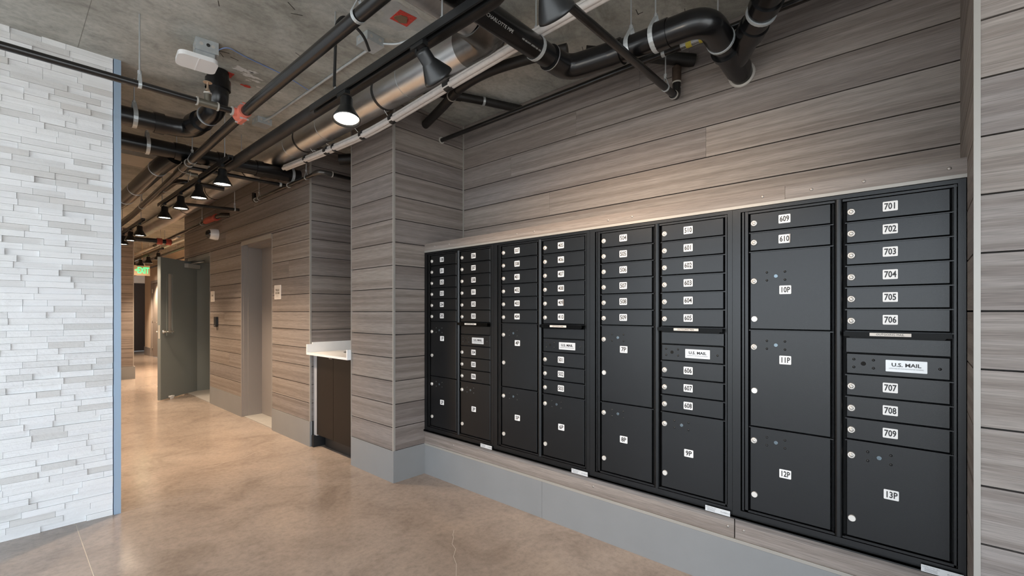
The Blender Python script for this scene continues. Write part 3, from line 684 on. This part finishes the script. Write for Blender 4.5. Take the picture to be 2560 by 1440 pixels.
# --- sprinkler main along Y
r = Run('sprinkler_main_pipe', 'black sprinkler main running diagonally across the ceiling into the corridor', (1.02, -.5, 2.6))
r.pipe([(1.015, -.62, H), (1.015, -.60, 2.62), (1.015, -.58, 2.597), (1.028, 3.0, 2.597), (1.07, 4.7, 2.597), (1.15, 7.8, 2.597), (1.18, 11.6, 2.597)], .030, STEELB)
r.hanger((1.02, 1.80, 2.597), Y_, .030, .018); r.hanger((1.066, 4.55, 2.597), Y_, .030, .018); r.hanger((1.13, 7.0, 2.597), Y_, .030, .018)
r.ring((1.068, 4.66, 2.597), Y_, .036, THREAD, .012, 'thread_band'); r.pipe([(1.068, 4.67, 2.597), (1.075, 4.86, 2.597)], .036, STEELB, 'tee_fitting')
r.ring((1.076, 4.88, 2.597), Y_, .036, THREAD, .012, 'thread_band'); r.pipe([(1.076, 4.89, 2.597), (1.082, 5.08, 2.597)], .038, STEELB, 'tee_fitting')
r.pipe([(1.08, 5.0, 2.597), (1.16, 4.99, 2.585), (1.21, 4.99, 2.585)], .022, BRASS, 'elbow')
r.ring((1.15, 4.99, 2.587), X_, .026, THREAD, .008, 'thread_band')
tee = MB().tube(r.L([(1.028, 3.185, 2.597), (1.028, 3.305, 2.597)]), .038, 20).tube(r.L([(1.035, 3.248, 2.597), (.972, 3.248, 2.597)]), .026, 18).obox(r.L([(1.028, 3.245, 2.556)])[0], (1, 0, 0), (0, 1, 0), (0, 0, 1), .012, .050, .014).obox(r.L([(1.028, 3.245, 2.638)])[0], (1, 0, 0), (0, 1, 0), (0, 0, 1), .012, .050, .014).build('red_tee', REDP, r.o)
tee['label'] = 'red clamp-on tee'
bm_ = MB()
for y in (3.20, 3.29):
    for z in (2.552, 2.642): bm_.tube(r.L([(1.003, y, z), (1.053, y, z)]), .006, 8)
bm_.build('bolt', ROD, r.o)
r.ring((.972, 3.248, 2.597), X_, .028, THREAD, .010, 'thread_band')
# --- black drain turning up into the ceiling
r = Run('drain_pipe', 'black drain pipe behind the stone wall turning up into the ceiling', (.2, 4.17, 2.71)); r.m = ABS
R4 = .066
pth = bend([(.2, 4.17, 2.695), (.97, 4.17, 2.715), (.997, 3.62, 2.735), (.997, 3.618, H)], [.13, .12], 8)
r.pipe(pth, R4, ABS, n=28)
r.collar((.74, 4.17, 2.709), (.80, 4.17, 2.711), R4+.008); r.collar((.955, 4.02, 2.718), (.972, 3.93, 2.721), R4+.008)
r.ring((.975, 3.92, 2.722), (0, -1, .03), R4+.0085, ABS, .006, 'seam_ring'); r.ring((.985, 3.80, 2.726), (0, -1, .03), R4+.003, ROD, .004, 'seam_ring')
r.collar((.997, 3.618, 2.86), (.997, 3.618, 2.925), R4+.010); r.hanger((.63, 4.17, 2.706), X_, R4, .026)
MB().box(.905-.2, 1.085-.2, 3.575-4.17, 3.655-4.17, H-2.71-.003, H-2.71).build('ceiling_sleeve', REDPL, r.o)
# --- second big drain along X, entering the corridor wall
r = Run('drain_pipe', 'long black drain pipe crossing the corridor with several couplings', (.3, 4.75, 2.68)); r.m = ABS
R5 = .067; zx = lambda x: 2.690+.008*x
r.pipe([(.31, 4.75, zx(.31)), (2.04, 4.75, zx(2.04))], R5, ABS, n=28)
for a, b in ((.98, 1.06), (1.30, 1.37), (1.62, 1.68)): r.collar((a, 4.75, zx(a)), (b, 4.75, zx(b)), R5+.008)
r.collar((1.06, 4.75, zx(1.06)), (1.18, 4.75, zx(1.18)), R5+.004)
r.hanger((.80, 4.75, zx(.8)), X_, R5, .026); r.hanger((1.955, 4.75, zx(1.955)), X_, R5, .026)
for x in (1.0, 1.25, 1.5): MB().tube(r.L([(x, 4.75, zx(x)+R5), (x, 4.75, H)]), .004, 8).build('rod', ROD, r.o)
# --- large black line going on down the corridor
r = Run('drain_pipe', 'fat black drain pipe running away down the corridor under the crossing drain', (.9, 4.8, 2.55)); r.m = ABS
r.pipe(bend([(.985, 4.79, 2.66), (.925, 4.93, 2.60), (.895, 6.45, 2.555), (.86, 7.4, 2.57)], [.08, .2], 7), .068, ABS, n=24)
for p, d in (((.923, 5.03, 2.597), (-.02, 1, -.03)), ((.906, 5.9, 2.571), (-.02, 1, -.03)), ((.896, 6.4, 2.557), (-.02, 1, -.03))): r.ring(p, d, .071, ROD, .006)
# --- second parallel black pipe right of the main
r = Run('black_pipe', 'slim black pipe alongside the sprinkler main deep in the corridor', (1.6, 5.7, 2.6))
r.pipe(bend([(1.62, 5.68, 2.672), (1.198, 5.68, 2.67), (1.195, 9.25, 2.665)], .10, 6), .026, STEELB)
r.ring((1.197, 6.2, 2.669), Y_, .028, ROD, .006); r.ring((1.196, 7.2, 2.667), Y_, .028, ROD, .006)
# --- spiral duct along Y with a segmented elbow
r = Run('round_duct', 'silver galvanised round duct running along the corridor ceiling', (1.822, 1.96, 2.878), 'duct')
RD = .108; DX, DZ = 1.822, 2.876
r.pipe([(DX, 1.96, DZ), (DX, 11.4, DZ)], RD, GALV, n=36)
for y in (2.85, 4.14, 5.44, 6.75, 8.05): r.ring((DX, y, DZ), Y_, RD+.0025, BLKTAPE, .024, 'duct_band')
for y in (2.23, 2.57, 3.72, 4.37, 5.66, 6.96): r.ring((DX, y, DZ), Y_, RD+.0015, ZINC, .005, 'duct_seam')
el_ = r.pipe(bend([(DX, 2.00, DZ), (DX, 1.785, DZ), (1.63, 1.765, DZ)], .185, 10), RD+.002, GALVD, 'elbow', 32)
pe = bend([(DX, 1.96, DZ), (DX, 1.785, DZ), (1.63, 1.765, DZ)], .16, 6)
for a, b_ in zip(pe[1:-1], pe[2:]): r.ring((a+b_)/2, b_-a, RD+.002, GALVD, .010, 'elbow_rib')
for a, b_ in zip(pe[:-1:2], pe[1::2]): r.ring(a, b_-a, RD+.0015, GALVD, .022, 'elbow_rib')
r.pipe([(1.63, 1.765, DZ), (-2.79, 1.74, DZ)], RD-.009, GALV, 'branch_duct', 32)
# --- black pipe tight beside the track
r = Run('black_pipe', 'thick black pipe between the light track and the silver duct', (1.302, 1.225, 2.578))
r.pipe(bend([(1.302, 1.225, H), (1.302, 1.225, 2.578), (1.302, 4.55, 2.578)], .06, 6), .040, ABSD, n=24)
# --- white insulated bundle
r = Run('insulated_line_set', 'white insulated refrigerant bundle strapped with black tape below the duct', (1.9, -.4, 2.75), 'pipe')
bp = bend([(1.88, -.7, 2.98), (1.88, -.6, 2.84), (1.87, .4, 2.815), (1.86, 1.3, 2.79), (1.84, 2.2, 2.725), (1.84, 2.70, 2.692), (1.84, 3.10, 2.672), (1.84, 3.75, 2.690), (1.84, 4.25, 2.712), (1.84, 4.62, 2.730)], .25, 5)
for k, (dx, dz) in enumerate(((0, .014), (-.014, -.011), (.014, -.009))): MB().tube([p-r.c+Vector((dx, 0, dz)) for p in bp], .0165, 14).build('insulated_tube', INSUL, r.o)
def near(y): return min(range(len(bp)), key=lambda i: abs(bp[i].y-y))
def at_y(y):
    for a, b_ in zip(bp, bp[1:]):
        if a.y <= y <= b_.y: t_ = (y-a.y)/(b_.y-a.y); return a.lerp(b_, t_), b_-a
for y, w in ((2.18, .05), (2.78, .035), (3.18, .03), (3.62, .015), (3.75, .045), (4.15, .02)): p, d = at_y(y); r.ring(p, d, .034, BLKTAPE, w, 'tape_band')
tie = MB()
for y, a in ((2.80, .7), (3.2, .3), (3.66, -.5), (3.9, -1.0), (3.95, .4)):
    p, d = at_y(y); tie.tube([p-r.c+Vector((-.03, 0, .02)), p-r.c+Vector((-.05, .01, .04+.02*a))], .0018, 5)
tie.build('zip_tie', WHITEP, r.o)
# --- drain with lettering above the mailboxes
R4 = .058
r = Run('drain_pipe', 'black lettered drain pipe with elbows entering the wall above the mailboxes', (.3, 1.51, 2.7)); r.m = ABS
r.pipe([(-2.79, 1.5277, 2.7415), (.3, 1.51, 2.715), (2.05, 1.50, 2.70)], R4, ABS, n=28)
r.pipe(bend([(1.98, 1.50, 2.70), (2.135, 1.495, 2.70), (2.165, 1.33, 2.70), (2.18, 1.22, 2.70)], [.10, .08], 8), R4+.008, ABS, 'elbow', 28)
r.pipe([(2.175, 1.30, 2.70), (2.195, .92, 2.70)], R4, ABS, n=28)
r.pipe(bend([(2.193, .96, 2.70), (2.205, .755, 2.70), (2.42, .755, 2.685)], .14, 9), R4+.007, ABS, 'elbow', 28)
r.pipe([(2.34, .755, 2.69), (2.77, .755, 2.652)], R4, ABS, n=28)
r.collar((1.97, 1.50, 2.70), (1.985, 1.50, 2.70), R4+.010); r.collar((2.178, 1.24, 2.70), (2.181, 1.18, 2.70), R4+.009); r.collar((2.191, .99, 2.70), (2.193, .93, 2.70), R4+.011)
r.ring((1.975, 1.50, 2.70), X_, R4+.0105, ROD, .005)
wy = r.pipe([(2.49, .755, 2.678), (2.70, .755, 2.659)], R4+.008, ABS, 'wye_fitting', 28); r.collar((2.475, .755, 2.679), (2.505, .755, 2.676), R4+.016)
r.ring((2.40, .755, 2.686), X_, R4+.010, ZINC, .014, 'strap_band')
r.pipe(bend([(2.12, -.112, 2.755), (2.12, .42, 2.745), (2.33, .55, 2.71), (2.62, .755, 2.668)], [.16, .1], 9), R4+.003, ABS, 'branch_pipe', 28)
r.ring((2.29, .525, 2.717), (.22, .13, -.03), R4+.012, ABS, .05, 'coupling'); r.ring((2.34, .556, 2.708), (.29, .2, -.04), R4+.010, ZINC, .014, 'strap_band'); r.ring((2.43, .62, 2.696), (.29, .2, -.04), R4+.010, ABS, .07, 'coupling')
MB().lathe([(R4+.012, 0), (R4+.012, .005), (R4+.002, .007)], r.L([(2.759, .755, 2.652)])[0], (-1, 0, 0), 28, True).build('wall_flange', THREAD, r.o)
r.hanger((1.86, 1.502, 2.702), X_, R4, .022); r.hanger((2.183, 1.13, 2.70), Y_, R4, .024); r.hanger((2.19, 1.00, 2.70), Y_, R4+.006, .024)
MB().tube(r.L([(2.36, .755, 2.75), (2.36, .755, H)]), .0042, 8).build('rod', ROD, r.o)
def wrap_text(body, size, x0, R, ang, zc, yc, sx=1.):
    me = text_mesh(body, size, mat('white_print', (.62,.62,.60), .6), face='-y', sx=sx, bold=.0003, align='LEFT').copy()
    for vtx in me.vertices:
        tx, _, ty = vtx.co; a = ang+ty/R; zc = 2.715-.015*(x0+tx-.3)/1.75; yc = 1.51-.01*(x0+tx-.3)/1.75
        vtx.co = (x0+tx-r.c.x, yc-math.cos(a)*(R+.0006)-r.c.y, zc+math.sin(a)*(R+.0006)-r.c.z)
    return me
link('pipe_lettering', wrap_text('CHARLOTTE PIPE', .020, 1.455, R4, math.radians(-42), 2.705, 1.503, 1.15), r.o)
link('pipe_lettering', wrap_text('CHARLOTTE, NC', .009, 1.37, R4, math.radians(-42), 2.706, 1.503), r.o)
link('pipe_lettering', wrap_text('NSF ABS-DWV  ASTM F 628  4 IN', .010, 1.70, R4, math.radians(-42), 2.703, 1.502), r.o)
# --- sprinkler drop to the back wall
r = Run('sprinkler_branch_pipe', 'black sprinkler pipe crossing under the drain and ending at the wall above the mailboxes', (1.04, 1.1, 2.61))
r.pipe([(1.04, 1.10, 2.605), (2.66, 1.10, 2.612)], .0195, STEELB)
r.pipe(bend([(2.64, 1.10, 2.612), (2.695, 1.10, 2.612), (2.70, 1.10, 2.70)], .03, 6), .024, STEELB, 'elbow')
r.pipe([(2.70, 1.10, 2.66), (2.70, 1.10, 2.71)], .018, STEELB); r.ring((2.655, 1.10, 2.612), X_, .026, THREAD, .010, 'thread_band'); r.ring((2.70, 1.10, 2.668), (0, 0, 1), .024, THREAD, .008, 'thread_band'); r.ring((2.70, 1.10, 2.70), (0, 0, 1), .026, THREAD, .008, 'thread_band')
MB().tube(r.L([(2.70, 1.10, 2.705), (2.70, 1.10, 2.79)]), [.026, .027], 18).tube(r.L([(2.70, 1.10, 2.79), (2.70, 1.10, 2.803)]), .014, 8).build('cap_fitting', plain_noise('brown_fitting', (.075,.052,.04), .4, .3, 30., .5), r.o)
r.hanger((2.54, 1.10, 2.612), X_, .0195, .012)
# --- thin pipe along the back wall
r = Run('black_pipe', 'thin black pipe hugging the plank wall above the mailboxes', (2.52, -.1, 2.8))
r.pipe([(2.52, YE, 2.80), (2.505, YP, 2.79)], .0175, STEELB, n=16)
r.pipe([(2.517, .86, 2.80), (2.516, 1.0, 2.80)], .021, ZINC, 'bare_coupling')
for y in (.885, .955): r.ring((2.517, y, 2.80), Y_, .0218, YEL, .030, 'yellow_tag')
r.ring((2.505, YP-.004, 2.79), Y_, .028, THREAD, .006, 'wall_flange'); r.hanger((2.515, 1.10, 2.798), Y_, .0175, .02)
# --- dusty pipes behind
r = Run('dusty_pipe', 'dusty black pipe curving from the pillar side up to the ceiling', (2.33, 3.06, 2.87))
r.pipe(bend([(2.335, 3.06, 2.872), (2.22, 2.70, 2.87), (2.09, 2.34, 2.865), (2.10, 2.10, 2.885), (2.18, 1.87, 2.905), (2.28, 1.60, 2.915)], .12, 5), .033, ABSD, n=16)
r.ring((2.15, 2.51, 2.868), (.13, .36, 0), .036, THREAD, .010, 'thread_band'); r.ring((2.12, 2.42, 2.867), (.13, .36, 0), .037, ABSD, .05, 'coupling')
r = Run('dusty_pipe', 'dusty black pipe running behind the duct into the plank wall', (1.95, 2.76, 2.88))
r.pipe([(1.965, 2.752, 2.945), (2.45, 2.52, 2.945), (2.77, 2.39, 2.945)], .030, ABSD, n=16)
r.ring((2.28, 2.601, 2.945), (.65, -.31, 0), .034, ABSD, .06, 'coupling'); r.ring((2.47, 2.512, 2.945), (.65, -.31, 0), .033, ZINC, .018, 'strap_band')
MB().tube(r.L([(2.47, 2.512, 2.972), (2.47, 2.512, H)]), .004, 8).build('rod', ROD, r.o)
r = Run('dusty_pipe', 'short dusty black pipe entering the plank wall behind the lettered drain', (2.3, 1.5, 2.88))
r.pipe([(2.36, 1.52, 2.90), (2.60, 1.22, 2.86), (2.765, 1.02, 2.83)], [.036, .036, .038], ABSD, n=16)
r = Run('dusty_pipe', 'dark pipe stub in the niche above the counter', (2.2, 4.1, 2.75))
r.pipe([(2.18, 4.20, 2.80), (2.60, 3.85, 2.86)], .05, ABSD, n=18)
# --- gas or water pipe along corridor wall and into niche
r = Run('black_pipe', 'thin black pipe looping past the corner trim into the niche', (1.1, 4.83, 2.58))
r.pipe([(1.09, 4.86, 2.612), (1.93, 4.83, 2.614)], .0175, STEELB, n=14)
r.pipe([(1.95, 5.74, 2.612), (1.95, 4.16, 2.615)], .0175, STEELB, n=14)
r.pipe(bend([(1.95, 4.22, 2.615), (1.95, 4.12, 2.615), (2.06, 4.12, 2.615)], .05, 6), .025, plain_noise('grey_elbow', (.10,.095,.09), .35, .2, 20., .7), 'elbow', 16)
r.pipe([(2.03, 4.12, 2.615), (2.68, 4.12, 2.618)], .0175, STEELB, n=14)
r.ring((2.065, 4.12, 2.615), X_, .027, THREAD, .008, 'thread_band'); r.ring((1.95, 4.80, 2.614), Y_, .024, THREAD, .010, 'thread_band'); r.ring((1.88, 4.832, 2.614), X_, .021, ZINC, .02, 'strap_band')
r.hanger((1.95, 4.40, 2.614), Y_, .0175, .012); r.hanger((1.95, 5.60, 2.612), Y_, .0175, .012)
r.pipe(bend([(1.95, 5.70, 2.612), (1.95, 5.76, 2.612), (1.95, 5.76, 2.70)], .03, 5), .022, STEELB, 'elbow', 14); r.ring((1.95, 5.70, 2.612), Y_, .026, THREAD, .008, 'thread_band')
# --- further thin lines down the corridor
r = Run('black_pipe', 'thin black pipe crossing under the duct toward the wall beyond the trash door', (1.2, 6.3, 2.55))
r.pipe([(1.42, 6.35, 2.575), (1.98, 6.35, 2.60)], .018, STEELB, n=12); r.hanger((1.93, 6.35, 2.598), X_, .018, .014)
r = Run('red_check_valve', 'red grooved valve on a short pipe above the dome camera', (1.96, 7.4, 2.63), 'valve')
MB().tube(r.L([(1.96, 7.15, 2.62), (1.96, 7.30, 2.62), (1.96, 7.40, 2.63), (1.96, 7.62, 2.63), (1.96, 7.70, 2.62)]), [.028, .034, .042, .042, .028], 18).tube(r.L([(1.96, 7.16, 2.62), (1.96, 7.22, 2.62)]), .046, 16).build('body', REDD, r.o)
r.pipe([(1.96, 7.72, 2.62), (1.96, 11.0, 2.60)], .026, STEELB, n=12); r.pipe([(1.96, 7.15, 2.62), (1.96, 6.95, 2.62), (2.04, 6.9, 2.62)], .03, STEELB, 'stub', 12); r.hanger((1.96, 7.85, 2.62), Y_, .026, .014)
r = Run('black_pipe', 'black header crossing the far end of the corridor ceiling', (.3, 9.4, 2.55))
r.pipe([(.31, 9.35, 2.49), (1.90, 9.35, 2.49)], .040, STEELB, n=14)
rc = MB()
for x in (1.70, 1.82): rc.tube(r.L([(x, 9.35, 2.49), (x+.07, 9.35, 2.49)]), .052, 14)
rc.build('red_coupling', REDD, r.o); r.hanger((.8, 9.35, 2.49), X_, .040, .014)
for k, (x, z, rad, m_, lb) in enumerate(((2.22, 2.66, .032, GALV, 'bright pipe along the far hall ceiling'), (2.42, 2.60, .028, STEELB, 'dark pipe along the far hall ceiling'), (2.62, 2.74, .055, GALV, 'silver duct along the far hall ceiling'), (1.98, 2.60, .03, GALV, 'lowest bright pipe along the far hall ceiling'), (2.82, 2.58, .022, STEELB, 'dark pipe nearest the cream wall of the far hall'))):
    q = Run('hall_pipe', lb, (x, YC+.1, z), 'pipe', 'pipes in the far hall'); q.pipe([(x, YC+.15, z), (x, 19.5, z)], rad, m_, n=14)
    for y in (11.5, 14.5): MB().tube(q.L([(x, y, z+rad-.003), (x, y, H)]), .005, 6).build('rod', ROD, q.o)
# --- flat pale rectangular duct crossing the corridor behind the drain
q = thing('rectangular_duct', 'pale rectangular duct crossing the corridor ceiling behind the black drain', 'duct', (.31, 5.75, 2.86))
MB().box(0, 1.22, 0, .42, 0, .12).build('duct_body', plain_noise('pale_galv', (.60,.56,.50), .4, .1, 4., .3), q)
fl = MB()
for x in (.25, .75, 1.18): fl.box(x, x+.025, -.012, .432, -.012, .1265)
fl.build('flange', ZINC, q)
sm_ = thing('smoke_detector', 'small white smoke detector on the far corridor ceiling', 'detector', (1.0, 8.0, H))
MB().lathe([(.075, 0), (.075, -.03), (.05, -.055), (.001, -.057)], (0, 0, 0), (0, 0, 1), 20).build('housing', WHITEP, sm_)

# --- ceiling boxes, wireless unit, conduits
def jbox(cx, cy, s, h, ang, label, group='metal ceiling boxes'):
    o = thing('junction_box', label, 'junction box', (cx, cy, H-h), group); o.rotation_euler.z = ang
    MB().box(-s/2, s/2, -s/2, s/2, .003, h-.0005).build('box', ZINC, o); MB().box(-s/2-.002, s/2+.002, -s/2-.002, s/2+.002, 0, .003).build('cover', ZINC, o)
    for dx in (-.03, .03):
        MB().lathe([(.010, 0), (.010, .0012)], (dx, -s/2, h*.55), (0, -1, 0), 14, True).build('knockout', SILV, o); MB().lathe([(.010, 0), (.010, .0012)], (-s/2, dx, h*.55), (-1, 0, 0), 14, True).build('knockout', SILV, o)
    return o
b1 = jbox(.845, 3.305, .118, .075, -.12, 'square metal box holding the white wireless unit on the ceiling')
MB().lathe([(.010, 0), (.010, .003), (.006, .0035)], (.005, -.059, .042), (0, -1, 0), 16, True).build('plug', BLKTAPE, b1)
ap_ = thing('wireless_access_point', 'white rounded wireless access point under the metal ceiling box', 'access point', (.800, 3.31, 2.878)); ap_.rotation_euler.z = -.10
Pq = []
for cx_, cy_, a0 in ((.062, .050, 0), (-.062, .050, 90), (-.062, -.050, 180), (.062, -.050, 270)):
    for q_ in range(7): a = math.radians(a0+q_*15); Pq.append((cx_+.040*math.cos(a), cy_+.040*math.sin(a)))
MB().prism(Pq, (0, 0, -.034), (1, 0, 0), (0, 1, 0), (0, 0, 1), .026).build('housing', WHITEP, ap_)
MB().box(-.003, .003, -.089, .089, -.0355, -.034).build('ridge', mat('ridge_grey', (.90,.90,.90), .4), ap_)
MB().box(-.015, .085, -.050, .045, -.008, .033).build('bracket', ZINC, ap_)
b2 = jbox(1.490, 2.49, .115, .055, .05, 'metal junction box between the sprinkler main and the light track')
b3 = jbox(1.50, 4.24, .115, .055, .05, 'metal junction box beside the thick black pipe further back')
tag(MB().tube(bend([(.06, .01, -.03), (.07, .07, -.012), (.07, .30, -.010), (.06, 1.60, -.010), (.02, 1.70, -.03)], .05, 4), .0085, 10).build('conduit', ZINC, None, (1.47, 2.50, H)), 'thin metal conduit joining the two ceiling junction boxes', 'conduit')
fx_ = MB(); pts = [(1.548, 2.44, 2.955), (1.60, 2.38, 2.95), (1.64, 2.24, 2.95), (1.66, 2.05, 2.96), (1.665, 1.87, 2.965)]
pp = bend(pts, .08, 8)
dense = []
for a, b_ in zip(pp, pp[1:]):
    nseg = max(1, int((b_-a).length/.004)); dense += [a.lerp(b_, k/nseg) for k in range(nseg)]
fx_.tube([p-Vector((1.6, 2.3, 2.95)) for p in dense], [.0075+.0012*(k % 2) for k in range(len(dense))], 8)
tag(fx_.build('flexible_conduit', ZINC, None, (1.6, 2.3, 2.95)), 'ribbed flexible metal conduit leaving the junction box near the red pocket', 'conduit')
tag(MB().tube(bend([(0, 0, 0), (.05, -.05, .035), (.16, .0, .04), (.45, .06, .042), (.63, .12, .03)], .05, 4), .003, 6).build('data_cable', BLUEC, None, (.885, 3.27, H-.045)), 'thin blue data cable running from the wireless unit to the black pipe', 'cable')
tag(MB().tube(bend([(0, 0, 0), (-.06, -.04, .05), (-.19, -.05, .10), (-.222, -.03, .05), (-.228, -.02, -.30)], .05, 5), .008, 8).build('power_cable', BLKTAPE, None, (1.455, 2.44, H-.115)), 'black flexible cord looping from the junction box down to the light track', 'cable')
rp = thing('ceiling_pocket', 'red plastic pocket with foam in the ceiling beside the light track', 'ceiling pocket', (1.515, 2.185, H-.001))
MB().prism([(-.055, -.05), (.05, -.06), (.058, .05), (-.05, .058)], (0, 0, -.002), (1, 0, 0), (0, 1, 0), (0, 0, 1), .002).build('sleeve', REDPL, rp)
MB().prism([(.036*math.cos(a)*(1+.2*math.sin(3*a)), .034*math.sin(a)*(1+.15*math.cos(5*a))) for a in [2*PI*k/20 for k in range(20)]], (-.005, .008, -.006), (1, 0, 0), (0, 1, 0), (0, 0, 1), .004).build('foam', RUST, rp)
tag(splat(1.20, 3.70, .035, .02, 24, 77, REDPL, 'red_mark', .3), 'x', 'x')
o = bpy.data.objects['red_mark']; del o['label']; del o['category']

# ------------------------------------------------------------------ light tracks and heads
TX, TZ = 1.233, 2.512
def track(y0, y1, rods, label, x=TX, z=TZ):
    o = thing('light_track', label, 'light track', (x, y0, z), 'ceiling light tracks')
    b = MB(); L = y1-y0
    b.box(-.018, .018, 0, L, .022, .036).box(-.018, -.009, 0, L, 0, .022).box(.009, .018, 0, L, 0, .022); b.build('rail', BLACKM, o)
    for y in rods: MB().tube([(0, y-y0, .036), (0, y-y0, H-z)], .0042, 8).lathe([(.009, .036), (.009, .05)], (0, y-y0, 0), (0, 0, 1), 6, True).build('rod', ROD, o)
track(-.4, 2.70, (-.1, 1.50, 2.42), 'black light track above the mailbox area carrying three spotlights')
track(4.15, 6.65, (4.30, 5.4, 6.5), 'black light track starting behind the crossing drain in the corridor', TX, 2.556)
track(7.55, 9.25, (7.7, 9.1), 'black light track at the far end of the corridor')
track(10.6, 13.6, (10.8, 13.4), 'black light track in the far hall beyond the corridor', 2.02, 2.50)
track(10.05, 10.6, (10.2,), 'short black light track above the open stair door', 2.55, 2.52)
track(16.2, 16.9, (16.6,), 'short black light track deepest in the far hall', 2.52, 2.52)
HEAD = [(.0005, -.010), (.027, -.009), (.032, 0), (.033, .048), (.036, .052), (.066, .108), (.070, .116), (.0705, .124), (.0665, .124), (.060, .104), (.034, .058)]
def head(y, aim, label, lit=True, x=TX, z=TZ, power=1., real=True, spot=100):
    o = thing('track_spotlight', label, 'spotlight', (x, y, z), 'black track spotlights')
    a = Vector(aim).normalized()
    MB().box(-.014, .014, -.045, .045, -.018, .012).build('adapter', BLACKM, o)
    piv = Vector((0, 0, -.045)); st = piv-a*.03
    MB().tube([(0, .02, -.015), (0, .02, -.04), piv+Vector((0, .0, .0))], .006, 8).build('stem', BLACKM, o)
    side = a.cross(Vector((0, 1, 0))); org = piv+Vector((0, -.034, -.01))-a*.01
    hd = MB().lathe(HEAD, org, a, 28).build('shade', BLACKM, o)
    MB().lathe([(.0625, 0), (.03, .003), (.0005, .004)], org+a*.112, a, 24).build('lens', LENS, o)
    if real:
        ld = bpy.data.lights.new('spot', 'SPOT'); ld.energy = SPOT_W*power; ld.color = WARM; ld.spot_size = math.radians(spot); ld.spot_blend = .75; ld.shadow_soft_size = .04
        lo = bpy.data.objects.new('spot', ld); COL.objects.link(lo); lo.parent = o; lo.location = org+a*.132
        lo.rotation_euler = a.to_track_quat('-Z', 'Y').to_euler()
DN = (0, 0, -1)
head(1.00, (.78, .05, -.62), 'black spotlight nearest the camera, aimed at the plank wall above the mailboxes', power=.42)
head(1.66, (.78, .05, -.62), 'black spotlight aimed at the mailboxes in front of the silver duct', power=.50)
head(2.33, (-.10, -.18, -1), 'lit spotlight hanging at the end of the near track beside the pillar', power=.9)
names = ['lit spotlight just behind the crossing drain, first in the corridor row', 'second lit spotlight of the corridor row behind the drain', 'third lit spotlight of the corridor row behind the drain', 'fourth lit spotlight of the corridor row behind the drain', 'nearest lit spotlight on the far corridor track', 'middle lit spotlight on the far corridor track', 'last lit spotlight on the far corridor track']
for y, lb in zip((4.39, 5.07, 5.72, 6.42, 7.82, 8.47, 9.02), names): head(y, DN, lb, power=1.25, z=2.556 if y < 7 else TZ)
for k, (x, y) in enumerate(((2.02, 11.0), (2.02, 11.9), (2.02, 12.7), (2.02, 13.45))):
    head(y, DN, ['first', 'second', 'third', 'last'][k]+' lit spotlight on the far hall track above the exit sign', x=x, z=2.50, power=2.6)
for k, (x, y) in enumerate(((2.55, 10.3), (2.52, 16.5))):
    head(y, (.3, 0, -1), ['spotlight above the open stair door in the hall', 'spotlight deepest in the far hall'][k], x=x, z=2.52, power=4.0)
